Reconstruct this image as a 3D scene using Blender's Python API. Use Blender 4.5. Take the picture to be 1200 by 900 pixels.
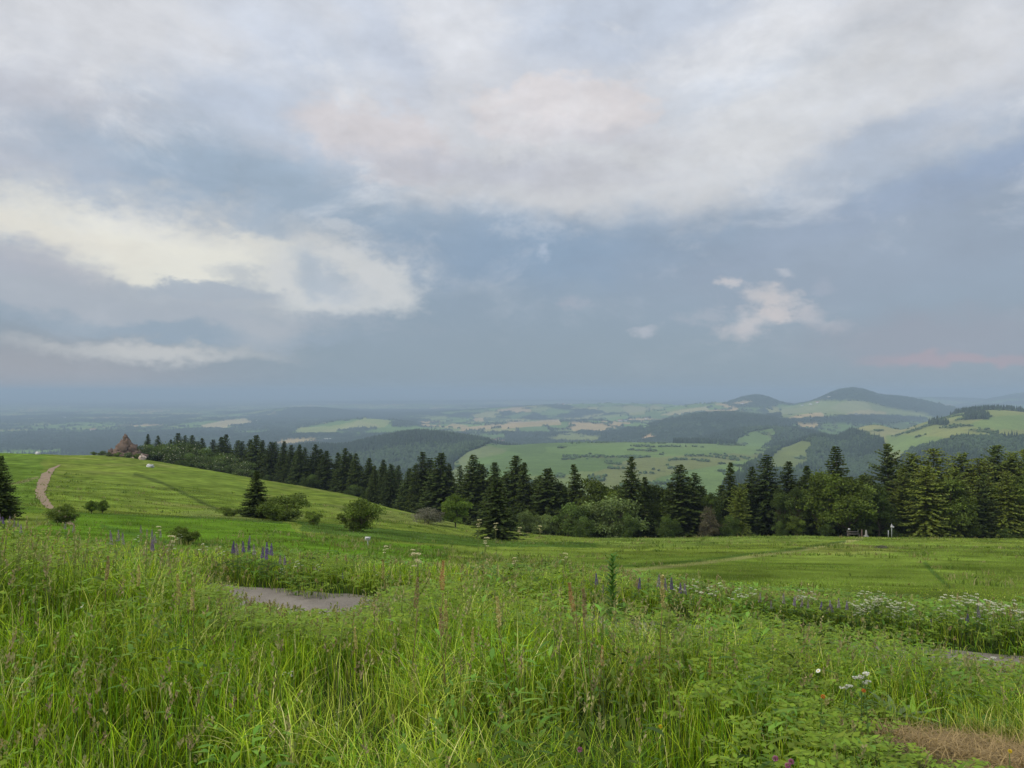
import bpy, math, random
import numpy as np

# ------------------------------------------------------------------ camera, sky, sun, exposure
for o in list(bpy.data.objects):
    bpy.data.objects.remove(o)
SC = bpy.context.scene
COL = SC.collection
F, CX, CY, HL = 900.0, 600.0, 450.0, 459.0
PITCH = math.atan((HL - CY) / F)
cam = bpy.data.cameras.new('camera')
cam.sensor_width = 36.0
cam.lens = 27.0
cam.clip_start = 0.05
cam.clip_end = 120000.0
cam_o = bpy.data.objects.new('camera', cam)
cam_o.rotation_euler = (math.pi / 2 + PITCH, 0, 0)
COL.objects.link(cam_o)
SC.camera = cam_o
SC.render.engine = 'CYCLES'
CY_ = SC.cycles
CY_.max_bounces = 5
CY_.diffuse_bounces = 2
CY_.glossy_bounces = 1
CY_.transmission_bounces = 3
CY_.transparent_max_bounces = 6
CY_.volume_bounces = 0
CY_.caustics_reflective = False
CY_.caustics_refractive = False
CY_.use_denoising = True
CY_.use_adaptive_sampling = True
CY_.adaptive_threshold = 0.02
SC.view_settings.view_transform = 'Standard'
SC.view_settings.look = 'None'
SC.view_settings.gamma = 1.0
SC.view_settings.exposure = 0.0
SC.view_settings.use_curve_mapping = False

SUN_EL, SUN_AZ = math.radians(38), math.radians(-118)      # from behind left
sun = bpy.data.lights.new('sun', 'SUN')
sun.energy = 2.2
sun.angle = math.radians(14)
sun.color = (1.0, 0.91, 0.76)
sun_o = bpy.data.objects.new('sun', sun)
# direction towards the sun
SD = np.array([math.sin(SUN_AZ) * math.cos(SUN_EL), math.cos(SUN_AZ) * math.cos(SUN_EL), math.sin(SUN_EL)])
from mathutils import Vector, Matrix
sun_o.rotation_euler = Vector(SD).to_track_quat('Z', 'Y').to_euler()
COL.objects.link(sun_o)


def srgb(r, g, b):
    f = lambda c: (c / 255 / 12.92) if c / 255 <= 0.04045 else ((c / 255 + 0.055) / 1.055) ** 2.4
    return (f(r), f(g), f(b), 1.0)


class NT:
    """tiny helper to write node trees"""
    def __init__(s, tree):
        s.t = tree
        s.t.nodes.clear()

    def n(s, typ, props=None, **ins):
        nd = s.t.nodes.new(typ)
        for k, v in (props or {}).items():
            setattr(nd, k, v)
        for k, v in ins.items():
            key = int(k[1:]) if k[0] == 'i' and k[1:].isdigit() else k.replace('_', ' ')
            s.set(nd.inputs[key], v)
        return nd

    def set(s, sock, v):
        if isinstance(v, bpy.types.NodeSocket):
            s.t.links.new(v, sock)
        else:
            sock.default_value = v

    def math(s, op, a, b=0.0, clamp=False):
        nd = s.n('ShaderNodeMath', {'operation': op, 'use_clamp': clamp}, i0=a, i1=b)
        return nd.outputs[0]

    def vmath(s, op, a, b=(0, 0, 0)):
        nd = s.n('ShaderNodeVectorMath', {'operation': op}, i0=a, i1=b)
        return nd.outputs[0]

    def mix(s, f, a, b, blend='MIX'):
        nd = s.n('ShaderNodeMix', {'data_type': 'RGBA', 'blend_type': blend})
        s.set(nd.inputs[0], f); s.set(nd.inputs[6], a); s.set(nd.inputs[7], b)
        return nd.outputs[2]

    def noise(s, vec, scale, detail=4.0, rough=0.55, dist=0.0, color=False):
        nd = s.n('ShaderNodeTexNoise', None, Vector=vec, Scale=scale, Detail=detail, Roughness=rough, Distortion=dist)
        return nd.outputs[1 if color else 0]

    def ramp(s, fac, stops, interp='LINEAR'):
        nd = s.n('ShaderNodeValToRGB', None, Fac=fac)
        cr = nd.color_ramp
        cr.interpolation = interp
        while len(cr.elements) < len(stops):
            cr.elements.new(0.5)
        for e, (p, c) in zip(cr.elements, stops):
            e.position = p
            e.color = c
        return nd.outputs[0]

    def mrange(s, v, a, b, c=0.0, d=1.0, smooth=True):
        nd = s.n('ShaderNodeMapRange', {'interpolation_type': 'SMOOTHSTEP' if smooth else 'LINEAR'},
                 Value=v, From_Min=a, From_Max=b, To_Min=c, To_Max=d)
        return nd.outputs[0]


world = bpy.data.worlds.new('World')
SC.world = world
world.use_nodes = True
W = NT(world.node_tree)
tc = W.n('ShaderNodeTexCoord')
sep = W.n('ShaderNodeSeparateXYZ', None, Vector=tc.outputs['Generated'])
az = W.math('ARCTAN2', sep.outputs[0], sep.outputs[1])
el = W.math('ARCSINE', sep.outputs[2])
P0 = W.n('ShaderNodeCombineXYZ', None, X=az, Y=el).outputs[0]
PS = W.vmath('MULTIPLY', P0, (1.0, 1.7, 1.0))
w1 = W.vmath('SUBTRACT', W.noise(PS, 3.2, 3.0, 0.5, color=True), (0.5, 0.5, 0.5))
w2 = W.vmath('SUBTRACT', W.noise(PS, 11.0, 8.0, 0.62, color=True), (0.5, 0.5, 0.5))
P1 = W.vmath('ADD', P0, W.vmath('MULTIPLY', w1, (0.10, 0.05, 0)))
P1 = W.vmath('ADD', P1, W.vmath('MULTIPLY', w2, (0.10, 0.065, 0)))
w3 = W.vmath('SUBTRACT', W.noise(PS, 34.0, 6.0, 0.6, color=True), (0.5, 0.5, 0.5))
P1 = W.vmath('ADD', P1, W.vmath('MULTIPLY', w3, (0.03, 0.022, 0)))
P2 = W.vmath('ADD', P0, W.vmath('MULTIPLY', w2, (0.055, 0.04, 0)))     # less warped, for small clouds
fbm = W.noise(PS, 5.0, 9.0, 0.6)
fbm2 = W.noise(PS, 17.0, 8.0, 0.6)
fbm3 = W.noise(PS, 42.0, 6.0, 0.65)
fb = W.math('ADD', W.math('MULTIPLY', fbm, 0.65), W.math('MULTIPLY', fbm2, 0.35))
skytex = W.n('ShaderNodeTexSky', {'sky_type': 'NISHITA', 'sun_disc': False, 'sun_elevation': SUN_EL,
                                  'sun_rotation': SUN_AZ, 'altitude': 900.0, 'air_density': 1.0, 'dust_density': 2.0})
nish = W.vmath('MULTIPLY', skytex.outputs[0], (0.09, 0.09, 0.09))


def elv(py):
    return math.atan((HL - py) / F)


EM = math.radians(60)
cl = W.ramp(W.math('DIVIDE', el, EM, clamp=True),
            [(0.0, srgb(139, 157, 171)), (elv(400) / EM, srgb(143, 159, 174)), (elv(280) / EM, srgb(150, 167, 186)), (elv(200) / EM, srgb(170, 183, 199)), (elv(90) / EM, srgb(192, 199, 211)), (elv(0) / EM, srgb(200, 206, 216)),
             (0.75, srgb(228, 230, 236)), (1.0, srgb(238, 240, 244))])
cur = W.mix(0.9, nish, cl)
# right side leans to mauve, low left to warm grey
cur = W.mix(W.mrange(az, 0.1, 0.7, 0.0, 0.35), cur, W.mix(0.5, cur, srgb(160, 166, 180)))
lowleft = W.math('MULTIPLY', W.mrange(az, -0.62, -0.2, 1.0, 0.0), W.mrange(el, 0.0, 0.10, 1.0, 0.0))
cur = W.mix(lowleft, cur, srgb(163, 162, 168))
# (px, py, rx, ry, rot, rgb, alpha, soft, small)
BL = [
    (120, 40, 300, 95, 0, (209, 211, 216), .9, .7, 0), (30, 150, 150, 62, 0, (188, 191, 200), .9, .6, 0),
    (520, 40, 200, 75, 0, (205, 209, 217), .7, .8, 0), (440, 105, 100, 45, 10, (186, 196, 211), .7, .8, 0),
    (205, 128, 60, 28, 8, (170, 185, 204), .5, .9, 0),
    (235, 200, 190, 34, 4, (156, 174, 193), .85, .9, 0), (420, 258, 130, 46, 8, (155, 172, 189), .75, .9, 0),
    (500, 70, 90, 60, -35, (214, 216, 221), .75, .7, 0),
    (1000, 60, 330, 110, -8, (210, 212, 217), .85, .7, 0), (860, 155, 250, 58, -16, (209, 211, 214), .82, .9, 0),
    (560, 168, 200, 58, 3, (204, 206, 212), .85, .75, 0), (690, 205, 190, 42, 2, (205, 207, 210), .75, .95, 0),
    (730, 22, 130, 34, -5, (188, 199, 216), .65, .8, 0), (280, 112, 75, 34, 12, (174, 188, 208), .6, .9, 0), (1040, 158, 95, 18, -16, (172, 186, 206), .65, .9, 0),
    (330, 40, 60, 30, 20, (194, 203, 218), .55, .9, 0), (870, 90, 120, 20, -14, (190, 200, 214), .5, .9, 0), (450, 60, 30, 60, -30, (190, 200, 217), .6, .9, 0),
    (660, 130, 92, 34, 0, (216, 212, 214), .9, .28, 0), (440, 165, 95, 34, 8, (205, 201, 204), .85, .35, 0),
    (560, 196, 190, 16, 2, (186, 189, 199), .7, .9, 0), (690, 160, 90, 12, 2, (195, 196, 203), .6, .9, 0),
    (640, 292, 210, 34, 0, (139, 161, 185), .8, .9, 0), (980, 205, 90, 30, -22, (178, 189, 204), .7, .8, 0),
    (1090, 225, 210, 22, -17, (148, 166, 193), .85, .9, 0), (1000, 290, 240, 60, -6, (154, 167, 184), .7, .9, 0),
    (150, 268, 270, 36, 4, (213, 213, 211), .8, .8, 0), (190, 298, 190, 38, 9, (230, 229, 219), .95, .65, 0),
    (60, 272, 110, 16, 6, (224, 221, 211), .7, .8, 0), (405, 333, 84, 38, 4, (208, 211, 212), .9, .4, 0),
    (385, 328, 40, 15, 30, (165, 180, 196), .7, .8, 0), (300, 262, 34, 17, 20, (160, 176, 193), .7, .6, 0),
    (20, 320, 125, 38, 6, (180, 184, 194), .85, .55, 0), (250, 338, 95, 11, 3, (167, 178, 191), .9, .5, 0),
    (290, 324, 30, 9, 20, (170, 180, 192), .6, .9, 0),
    (170, 362, 260, 26, 3, (173, 181, 191), .9, .6, 0), (240, 389, 190, 11, 2, (150, 167, 183), .9, .7, 0),
    (320, 385, 46, 22, 0, (176, 183, 191), .7, .8, 0), (190, 411, 120, 11, 0, (203, 204, 203), .85, .9, 0),
    (60, 440, 150, 18, 0, (166, 167, 172), .6, .9, 0),
    (878, 382, 32, 14, -20, (200, 198, 201), .8, 1.1, 1), (908, 352, 30, 12, 12, (203, 201, 203), .8, 1.1, 1),
    (912, 368, 15, 14, 0, (206, 201, 202), .8, .9, 1), (956, 369, 34, 12, 22, (188, 190, 197), .75, 1.15, 1),
    (856, 332, 13, 9, 20, (200, 199, 203), .85, .7, 1), (828, 372, 26, 8, 0, (172, 180, 191), .6, .9, 1),
    (759, 386, 17, 6, -12, (180, 186, 196), .8, .8, 1), (672, 356, 20, 9, 0, (166, 174, 187), .7, .9, 1),
    (915, 320, 11, 6, 20, (184, 190, 200), .75, .8, 1), (960, 333, 10, 8, 0, (165, 175, 190), .6, .9, 1),
    (636, 296, 6, 7, 0, (176, 189, 206), .7, .9, 1), (396, 263, 30, 9, 5, (190, 197, 205), .8, .7, 1),
    (1130, 424, 90, 8, 0, (186, 164, 170), .75, .9, 0), (1100, 400, 160, 30, 0, (158, 160, 173), .5, .9, 0),
]
for (px, py, rx, ry, rot, c, a, soft, small) in BL:
    ca = math.atan((px - CX) / F)
    ce = math.atan((HL - py) / F * math.cos(ca))
    k = math.cos(ca)
    mp = W.n('ShaderNodeMapping', {'vector_type': 'TEXTURE'}, Vector=P2 if small else P1,
             Location=(ca, ce, 0), Rotation=(0, 0, math.radians(-rot)), Scale=(rx / F * k * k * 1.05, ry / F * k * 1.05, 1))
    ln = W.n('ShaderNodeVectorMath', {'operation': 'LENGTH'}, i0=mp.outputs[0]).outputs['Value']
    if not small:
        ln = W.math('ADD', ln, W.math('MULTIPLY', W.math('SUBTRACT', W.math('ADD', W.math('MULTIPLY', fb, 0.7), W.math('MULTIPLY', fbm3, 0.3)), 0.5), 1.7))
    else:
        ln = W.math('ADD', ln, W.math('ADD', W.math('MULTIPLY', W.math('SUBTRACT', fbm2, 0.5), 1.5), W.math('MULTIPLY', W.math('SUBTRACT', fbm3, 0.45), 2.6)))
    m = W.mrange(ln, 1.0 + soft * 0.75, 1.0 - soft * 0.85, 0.0, a)
    cur = W.mix(m, cur, srgb(*c))
# fine structure of the cloud layer, stronger higher up
amp = W.mrange(el, 0.03, 0.35, 0.12, 1.0)
dv = W.math('MULTIPLY', W.math('SUBTRACT', fb, 0.5), amp)
wisp = W.mrange(W.noise(W.vmath('ADD', PS, W.vmath('MULTIPLY', w2, (0.12, 0.12, 0))), 8.0, 10.0, 0.66), 0.42, 0.66, 0.0, 1.0)
cur = W.mix(W.math('MULTIPLY', W.math('MULTIPLY', wisp, amp), 0.14), cur, srgb(165, 177, 196))
wisp2 = W.mrange(W.noise(W.vmath('ADD', PS, (3.1, 1.7, 0)), 6.0, 10.0, 0.64, 0.4), 0.50, 0.70, 0.0, 1.0)
cur = W.mix(W.math('MULTIPLY', W.math('MULTIPLY', wisp2, amp), 0.55), cur, srgb(222, 224, 228))
gain = W.math('ADD', W.mrange(el, 0.12, 0.4, 1.0, 1.07), W.math('MULTIPLY', dv, 0.95))
cur = W.n('ShaderNodeVectorMath', {'operation': 'SCALE'}, i0=cur, Scale=gain).outputs[0]
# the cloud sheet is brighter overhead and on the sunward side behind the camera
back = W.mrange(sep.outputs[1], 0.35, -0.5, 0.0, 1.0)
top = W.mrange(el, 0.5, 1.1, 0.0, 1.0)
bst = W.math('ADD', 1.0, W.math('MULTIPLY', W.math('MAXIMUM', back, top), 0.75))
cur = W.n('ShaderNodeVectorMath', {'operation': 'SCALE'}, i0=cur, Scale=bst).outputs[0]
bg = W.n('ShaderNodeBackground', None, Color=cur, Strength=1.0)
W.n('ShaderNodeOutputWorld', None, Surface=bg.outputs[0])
world.cycles.sampling_method = 'MANUAL'
world.cycles.sample_map_resolution = 512

# ------------------------------------------------------------------ helpers
RNG = np.random.default_rng(7)
random.seed(7)
cp, sp_ = math.cos(PITCH), math.sin(PITCH)


def P(px, py, D):
    """the point seen at a pixel of the photograph at depth D metres"""
    a, b = (px - CX) / F, (CY - py) / F
    return np.array([a * D, (cp - b * sp_) * D, (sp_ + b * cp) * D])


def proj(x, y, z):
    d = y * cp + z * sp_
    u = -y * sp_ + z * cp
    d = np.where(np.abs(d) < 1e-3, 1e-3, d)
    return CX + F * x / d, CY - F * u / d, d


def vnoise(x, y, seed=0):
    """smooth value noise, 0..1"""
    xi, yi = np.floor(x).astype(np.int64), np.floor(y).astype(np.int64)
    fx, fy = x - xi, y - yi
    fx, fy = fx * fx * (3 - 2 * fx), fy * fy * (3 - 2 * fy)

    def h(a, b):
        n = (a * 374761393 + b * 668265263 + seed * 2147483647 + 1013904223) & 0x7fffffff
        n = ((n ^ (n >> 13)) * 1274126177) & 0x7fffffff
        return ((n ^ (n >> 16)) & 0xffff) / 65535.0
    return (h(xi, yi) * (1 - fx) + h(xi + 1, yi) * fx) * (1 - fy) + (h(xi, yi + 1) * (1 - fx) + h(xi + 1, yi + 1) * fx) * fy


def fbmn(x, y, oct=4, seed=0):
    s, a, t = 0, 1.0, 0
    for i in range(oct):
        s = s + a * vnoise(x * 2 ** i + 17.3 * i, y * 2 ** i - 9.1 * i, seed + i)
        t += a
        a *= 0.5
    return s / t


def hash2(a, b, seed=0):
    n = (a * 73856093 ^ b * 19349663 ^ (seed * 83492791)) & 0x7fffffff
    n = ((n ^ (n >> 13)) * 1274126177) & 0x7fffffff
    return ((n ^ (n >> 16)) & 0xffff) / 65535.0


def sstep(a, b, v):
    t = np.clip((v - a) / (b - a), 0, 1)
    return t * t * (3 - 2 * t)


# ------------------------------------------------------------------ the lie of the land
def path_y(x):
    return 10.15 - 0.285 * x - 0.002 * x * x


def z_bank(x, y):
    t = y - path_y(x)
    z = np.interp(t, [-12, -7.4, -5.2, -3.6, -2.2, -1.05, 0.95, 1.6, 4.0, 9.0, 30.0],
                  [-1.6, -1.66, -1.92, -2.32, -2.75, -3.07, -3.07, -3.12, -3.62, -4.45, -8.0])
    z = z - 0.08 * np.clip(x - 1.2, 0, 3) * np.clip((-t - 1.0) / 3, 0, 1)
    z = z + 0.28 * np.exp(-((x + 5.2) / 2.2) ** 2) * np.exp(-((y - 7.0) / 2.5) ** 2)
    z = z + 0.10 * (fbmn(x * 0.8, y * 0.8, 3, 5) - 0.5) * (np.abs(t) > 1.1)
    return z


cols = {
    -500: [(22, 648), (30, 628), (60, 600), (100, 575), (160, 551), (220, 534), (245, 533), (300, -32), (400, -70)],
    0:    [(22, 640), (30, 622), (60, 596), (100, 571), (160, 547), (220, 531), (240, 530), (300, -28), (400, -60)],
    60:   [(22, 645), (30, 626), (60, 598), (100, 573), (160, 549), (215, 533), (235, 532), (300, -28), (400, -60)],
    150:  [(22, 652), (30, 634), (60, 604), (100, 580), (160, 555), (210, 541), (240, 533), (270, -22), (400, -60)],
    270:  [(22, 661), (30, 641), (60, 612), (100, 592), (150, 573), (200, 558), (230, 553), (300, -38), (400, -70)],
    430:  [(22, 670), (30, 650), (60, 626), (100, 608), (150, 592), (190, 583), (215, 580), (300, -55), (400, -95)],
    500:  [(22, 673), (30, 655), (60, 632), (100, 616), (130, 609), (160, 602), (190, -35), (300, -72), (400, -105)],
    580:  [(22, 678), (30, 660), (60, 639), (90, 633), (120, 622), (140, 618), (170, -34), (300, -75), (400, -110)],
    700:  [(22, 682), (30, 664), (60, 643), (90, 634), (120, 631), (150, -31), (200, -48), (300, -85), (400, -120)],
    850:  [(22, 685), (30, 666), (60, 642), (90, 633), (118, 629), (150, -30), (200, -48), (300, -85), (400, -120)],
    1000: [(22, 687), (30, 668), (60, 641), (90, 632), (115, 628), (150, -30), (200, -48), (300, -85), (400, -120)],
    1200: [(22, 689), (30, 670), (60, 645), (90, 634), (118, 629), (150, -30), (200, -48), (300, -85), (400, -120)],
    1800: [(22, 690), (30, 672), (60, 648), (90, 638), (118, 632), (150, -32), (200, -48), (300, -85), (400, -120)],
}
CPX = np.array(sorted(cols))
LD = np.linspace(math.log(20), math.log(400), 80)
TAB = []
for c in CPX:
    ds, ws = [], []
    for D, v in cols[c]:
        z = -(v - HL) / F * D if v > 0 else v
        ds.append(math.log(D)); ws.append(z / D)
    TAB.append(np.interp(LD, ds, ws))
TAB = np.array(TAB)
ker = np.array([1, 4, 6, 4, 1.0]); ker /= ker.sum()
TAB = np.array([np.convolve(np.pad(r, 2, mode='edge'), ker, 'valid') for r in TAB])
UX = np.linspace(-500, 1800, 231)
T2 = np.array([np.interp(UX, CPX, TAB[:, j]) for j in range(TAB.shape[1])]).T
k9 = np.hanning(11); k9 /= k9.sum()
T2 = np.array([np.convolve(np.pad(T2[:, j], 5, mode='edge'), k9, 'valid') for j in range(T2.shape[1])]).T


def bil(tab, xs, ys, x, y):
    fx = np.clip((x - xs[0]) / (xs[1] - xs[0]), 0, len(xs) - 1.001)
    fy = np.clip((y - ys[0]) / (ys[1] - ys[0]), 0, len(ys) - 1.001)
    ix, iy = fx.astype(int), fy.astype(int)
    fx, fy = fx - ix, fy - iy
    return (tab[ix, iy] * (1 - fx) + tab[ix + 1, iy] * fx) * (1 - fy) + (tab[ix, iy + 1] * (1 - fx) + tab[ix + 1, iy + 1] * fx) * fy


def z_meadow(x, y):
    yy = np.maximum(y, 15.0)
    w = bil(T2, UX, LD, CX + F * x / yy, np.log(np.clip(yy, 20.0, 400.0)))
    z = w * yy
    z = z + (0.6 * (fbmn(x / 18, y / 15, 3, 11) - 0.5) + 0.22 * (fbmn(x / 3.5, y / 3.0, 3, 12) - 0.5)) * sstep(20, 50, y)
    return z


BD = np.log([300, 400, 800, 1300, 1800, 2400, 3000, 3800, 5000, 6500, 9000, 14000, 25000, 60000])
BZ = np.array([-85, -110, -190, -232, -255, -272, -283, -291, -300, -313, -335, -368, -420, -590.])
# hills: px, D, crest py, sigma px, sigma D, power
HILLS = [
    (500, 2800, 509, 105, 520, 2), (370, 2500, 527, 90, 500, 2),
    (730, 1950, 533.5, 215, 850, 4), (560, 2350, 522, 50, 500, 2),
    (1160, 2450, 481, 135, 860, 2), (1260, 2500, 480, 120, 860, 2), (1025, 2700, 499, 55, 520, 2),
    (900, 3300, 503, 95, 420, 2), (850, 4600, 485, 95, 800, 2), (960, 2500, 515, 60, 450, 2),
    (885, 7600, 464, 40, 900, 2), (870, 7800, 471, 110, 1000, 2),
    (998, 7000, 456.5, 50, 900, 2), (1020, 7200, 464, 100, 1000, 2), (960, 5300, 484, 110, 1000, 2),
    (720, 9500, 473, 150, 900, 2), (690, 6200, 494, 120, 700, 2), (1215, 13000, 460, 60, 1500, 2), (1090, 15000, 466, 110, 1500, 2),
    (360, 10000, 478, 55, 800, 2), (430, 6100, 491, 55, 600, 2), (265, 7600, 493, 40, 600, 2),
    (600, 20000, 469, 200, 2500, 2), (480, 15000, 474, 120, 1500, 2), (100, 16000, 478, 150, 1500, 2), (-60, 24000, 472, 260, 2500, 2),
]


def z_far(x, y):
    yy = np.maximum(y, 200.0)
    z = np.interp(np.log(yy), BD, BZ)
    rel = sstep(500, 3000, y)
    z = z + rel * (fbmn(x / 1300, y / 1300, 4, 21) - 0.5) * 45 + sstep(6000, 15000, y) * (fbmn(x / 4200, y / 3000, 3, 33) - 0.5) * 110
    u = CX + F * x / yy
    for (px, D, py, spx, sd, pw) in HILLS:
        zt = -(py - HL) / F * D
        q = np.abs((u - px) / spx / 1.414) ** pw + np.abs((y - D) / sd / 1.414) ** pw
        hz = zt - (zt + 330) * (1 - np.exp(-q))
        d = np.clip(z - hz, -60, 60)
        z = np.where(z > hz, z, hz) + 10 * np.exp(-np.abs(d) / 12)
    z = z + rel * (fbmn(x / 350, y / 350, 3, 41) - 0.5) * 14 * sstep(9000, 3000, y)
    return z


def H(x, y):
    x = np.asarray(x, float); y = np.asarray(y, float)
    a, b, c = z_bank(x, y), z_meadow(x, y), z_far(x, y)
    t1 = sstep(14, 26, y)
    t2 = sstep(300, 400, y)
    return (a * (1 - t1) + b * t1) * (1 - t2) + c * t2


def h1(x, y):
    return float(H(np.array([x]), np.array([y]))[0])


def ground_at(px, D):
    """a point of the ground at azimuth px, depth D"""
    x = (px - CX) / F * D
    for _ in range(3):
        z = h1(x, D)
        d = D * cp + z * sp_
        x = (px - CX) / F * d
    return x, D, h1(x, D)


# ------------------------------------------------------------------ mesh helpers
def np_mesh(name, V, Q, mats=(), cols=None, smooth=False, T=None, midx=None):
    """mesh from arrays: V (n,3), Q (m,4) quads, T (k,3) triangles"""
    me = bpy.data.meshes.new(name)
    V = np.asarray(V, np.float32)
    Q = np.zeros((0, 4), np.int32) if Q is None else np.asarray(Q, np.int32)
    T = np.zeros((0, 3), np.int32) if T is None else np.asarray(T, np.int32)
    me.vertices.add(len(V)); me.vertices.foreach_set('co', V.ravel())
    nl = Q.size + T.size
    me.loops.add(nl)
    me.loops.foreach_set('vertex_index', np.concatenate([Q.ravel(), T.ravel()]).astype(np.int32))
    me.polygons.add(len(Q) + len(T))
    st = np.concatenate([np.arange(len(Q)) * 4, Q.size + np.arange(len(T)) * 3]).astype(np.int32)
    me.polygons.foreach_set('loop_start', st)
    if midx is not None:
        me.polygons.foreach_set('material_index', np.asarray(midx, np.int32))
    if smooth:
        me.polygons.foreach_set('use_smooth', np.ones(len(Q) + len(T), bool))
    me.update(calc_edges=True)
    if cols is not None:
        ca = me.color_attributes.new('tint', 'FLOAT_COLOR', 'POINT')
        c4 = np.ones((len(V), 4), np.float32); c4[:, :3] = cols
        ca.data.foreach_set('color', c4.ravel())
    for m in mats:
        me.materials.append(m)
    return me


def put(name, me, parent=None, loc=None, **props):
    o = bpy.data.objects.new(name, me)
    COL.objects.link(o)
    if parent is not None:
        o.parent = parent
    if loc is not None:
        o.location = loc
    for k, v in props.items():
        if v is not None:
            o[k] = v
    return o


class MB:
    """collects vertex and face arrays"""
    def __init__(s):
        s.V, s.Q, s.T, s.C, s.n = [], [], [], [], 0

    def add(s, V, Q=None, T=None, C=(1, 1, 1)):
        V = np.asarray(V, float)
        s.V.append(V)
        if Q is not None and len(Q): s.Q.append(np.asarray(Q) + s.n)
        if T is not None and len(T): s.T.append(np.asarray(T) + s.n)
        C = np.asarray(C, float)
        s.C.append(np.broadcast_to(C, (len(V), 3)) if C.ndim == 1 else C)
        s.n += len(V)

    def mesh(s, name, mats, smooth=False):
        return np_mesh(name, np.concatenate(s.V), np.concatenate(s.Q) if s.Q else None, mats,
                       np.concatenate(s.C), smooth, np.concatenate(s.T) if s.T else None)


def ribbons(base, dirs, height, width, lean, curl, seg=4, col=None, wprof=None, tipcol=None, yaw=None):
    """grass-like ribbons. base (N,3); dirs azimuth of lean; lean = horizontal reach / height; returns V,Q,T,C"""
    N = len(base)
    t = np.linspace(0, 1, seg + 1)
    prof = (1 - t ** 1.8) if wprof is None else np.interp(t, np.linspace(0, 1, len(wprof)), wprof)
    ld = np.stack([np.cos(dirs), np.sin(dirs)], 1)
    yaw = dirs + np.pi / 2 + RNG.uniform(-1.1, 1.1, N) if yaw is None else yaw
    wd = np.stack([np.cos(yaw), np.sin(yaw), 0 * yaw], 1)
    reach = (lean * height)[:, None] * (t[None, :] ** (1.0 + curl[:, None]))
    zz = height[:, None] * (t[None, :] - 0.35 * np.minimum(lean, 1.6)[:, None] * t[None, :] ** 2.6)
    c = np.zeros((N, seg + 1, 3))
    c[:, :, 0] = base[:, None, 0] + ld[:, None, 0] * reach
    c[:, :, 1] = base[:, None, 1] + ld[:, None, 1] * reach
    c[:, :, 2] = base[:, None, 2] + zz
    hw = 0.5 * width[:, None] * prof[None, :]
    L = c + wd[:, None, :] * hw[:, :, None]
    R = c - wd[:, None, :] * hw[:, :, None]
    V = np.stack([L, R], 2).reshape(N * (seg + 1) * 2, 3)
    b = (np.arange(N) * (seg + 1) * 2)[:, None, None] + (np.arange(seg) * 2)[None, :, None]
    Q = (b + np.array([0, 1, 3, 2])[None, None, :]).reshape(-1, 4)
    if col is None:
        C = np.ones((len(V), 3))
    else:
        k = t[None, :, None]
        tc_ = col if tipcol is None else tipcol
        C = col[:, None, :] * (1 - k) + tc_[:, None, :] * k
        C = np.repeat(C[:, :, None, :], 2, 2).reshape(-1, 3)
    return V, Q, None, C


def tube(pts, rad, sides=6, cap=True):
    pts = np.asarray(pts, float); rad = np.broadcast_to(np.asarray(rad, float), (len(pts),))
    d = np.gradient(pts, axis=0)
    d /= np.linalg.norm(d, axis=1)[:, None] + 1e-9
    ref = np.where(np.abs(d[:, 2:3]) > 0.9, np.array([[1., 0, 0]]), np.array([[0, 0, 1.]]))
    a = np.cross(d, ref); a /= np.linalg.norm(a, axis=1)[:, None] + 1e-9
    b = np.cross(d, a)
    th = np.arange(sides) * 2 * np.pi / sides
    V = (pts[:, None, :] + rad[:, None, None] * (np.cos(th)[None, :, None] * a[:, None, :] + np.sin(th)[None, :, None] * b[:, None, :])).reshape(-1, 3)
    Q = []
    for i in range(len(pts) - 1):
        for j in range(sides):
            k = (j + 1) % sides
            Q.append((i * sides + j, i * sides + k, (i + 1) * sides + k, (i + 1) * sides + j))
    T = []
    if cap:
        V = np.vstack([V, pts[-1]])
        e = len(V) - 1; o = (len(pts) - 1) * sides
        T = [(o + j, o + (j + 1) % sides, e) for j in range(sides)]
    return V, np.array(Q), np.array(T) if T else None


def box(cx, cy, cz, sx, sy, sz):
    V = np.array([(x, y, z) for z in (-1, 1) for y in (-1, 1) for x in (-1, 1)], float) * np.array([sx, sy, sz]) / 2 + np.array([cx, cy, cz])
    Q = [(0, 2, 3, 1), (4, 5, 7, 6), (0, 1, 5, 4), (2, 6, 7, 3), (0, 4, 6, 2), (1, 3, 7, 5)]
    return V, Q


# ------------------------------------------------------------------ materials
def leaf_mat(name, transl=0.35, rough=0.55, spec=0.25, hue_noise=0.25):
    m = bpy.data.materials.new(name)
    m.use_nodes = True
    N = NT(m.node_tree)
    at = N.n('ShaderNodeAttribute', {'attribute_name': 'tint'}).outputs[0]
    oi = N.n('ShaderNodeObjectInfo')
    tco = N.n('ShaderNodeTexCoord').outputs['Object']
    nz = N.noise(tco, 3.0, 3.0)
    f = N.math('ADD', 1.0 - hue_noise / 2, N.math('MULTIPLY', nz, hue_noise))
    f = N.math('MULTIPLY', f, N.math('ADD', 0.85, N.math('MULTIPLY', oi.outputs['Random'], 0.3)))
    c = N.n('ShaderNodeVectorMath', {'operation': 'SCALE'}, i0=at, Scale=f).outputs[0]
    pb = N.n('ShaderNodeBsdfPrincipled', None, Base_Color=c, Roughness=rough)
    pb.inputs['Specular IOR Level'].default_value = spec
    tr = N.n('ShaderNodeBsdfTranslucent', None, Color=N.mix(1.0, c, (1.0, 1.0, 0.40, 1), 'MULTIPLY'))
    mx = N.n('ShaderNodeMixShader', None, Fac=transl)
    N.t.links.new(pb.outputs[0], mx.inputs[1]); N.t.links.new(tr.outputs[0], mx.inputs[2])
    N.n('ShaderNodeOutputMaterial', None, Surface=mx.outputs[0])
    return m


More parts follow.
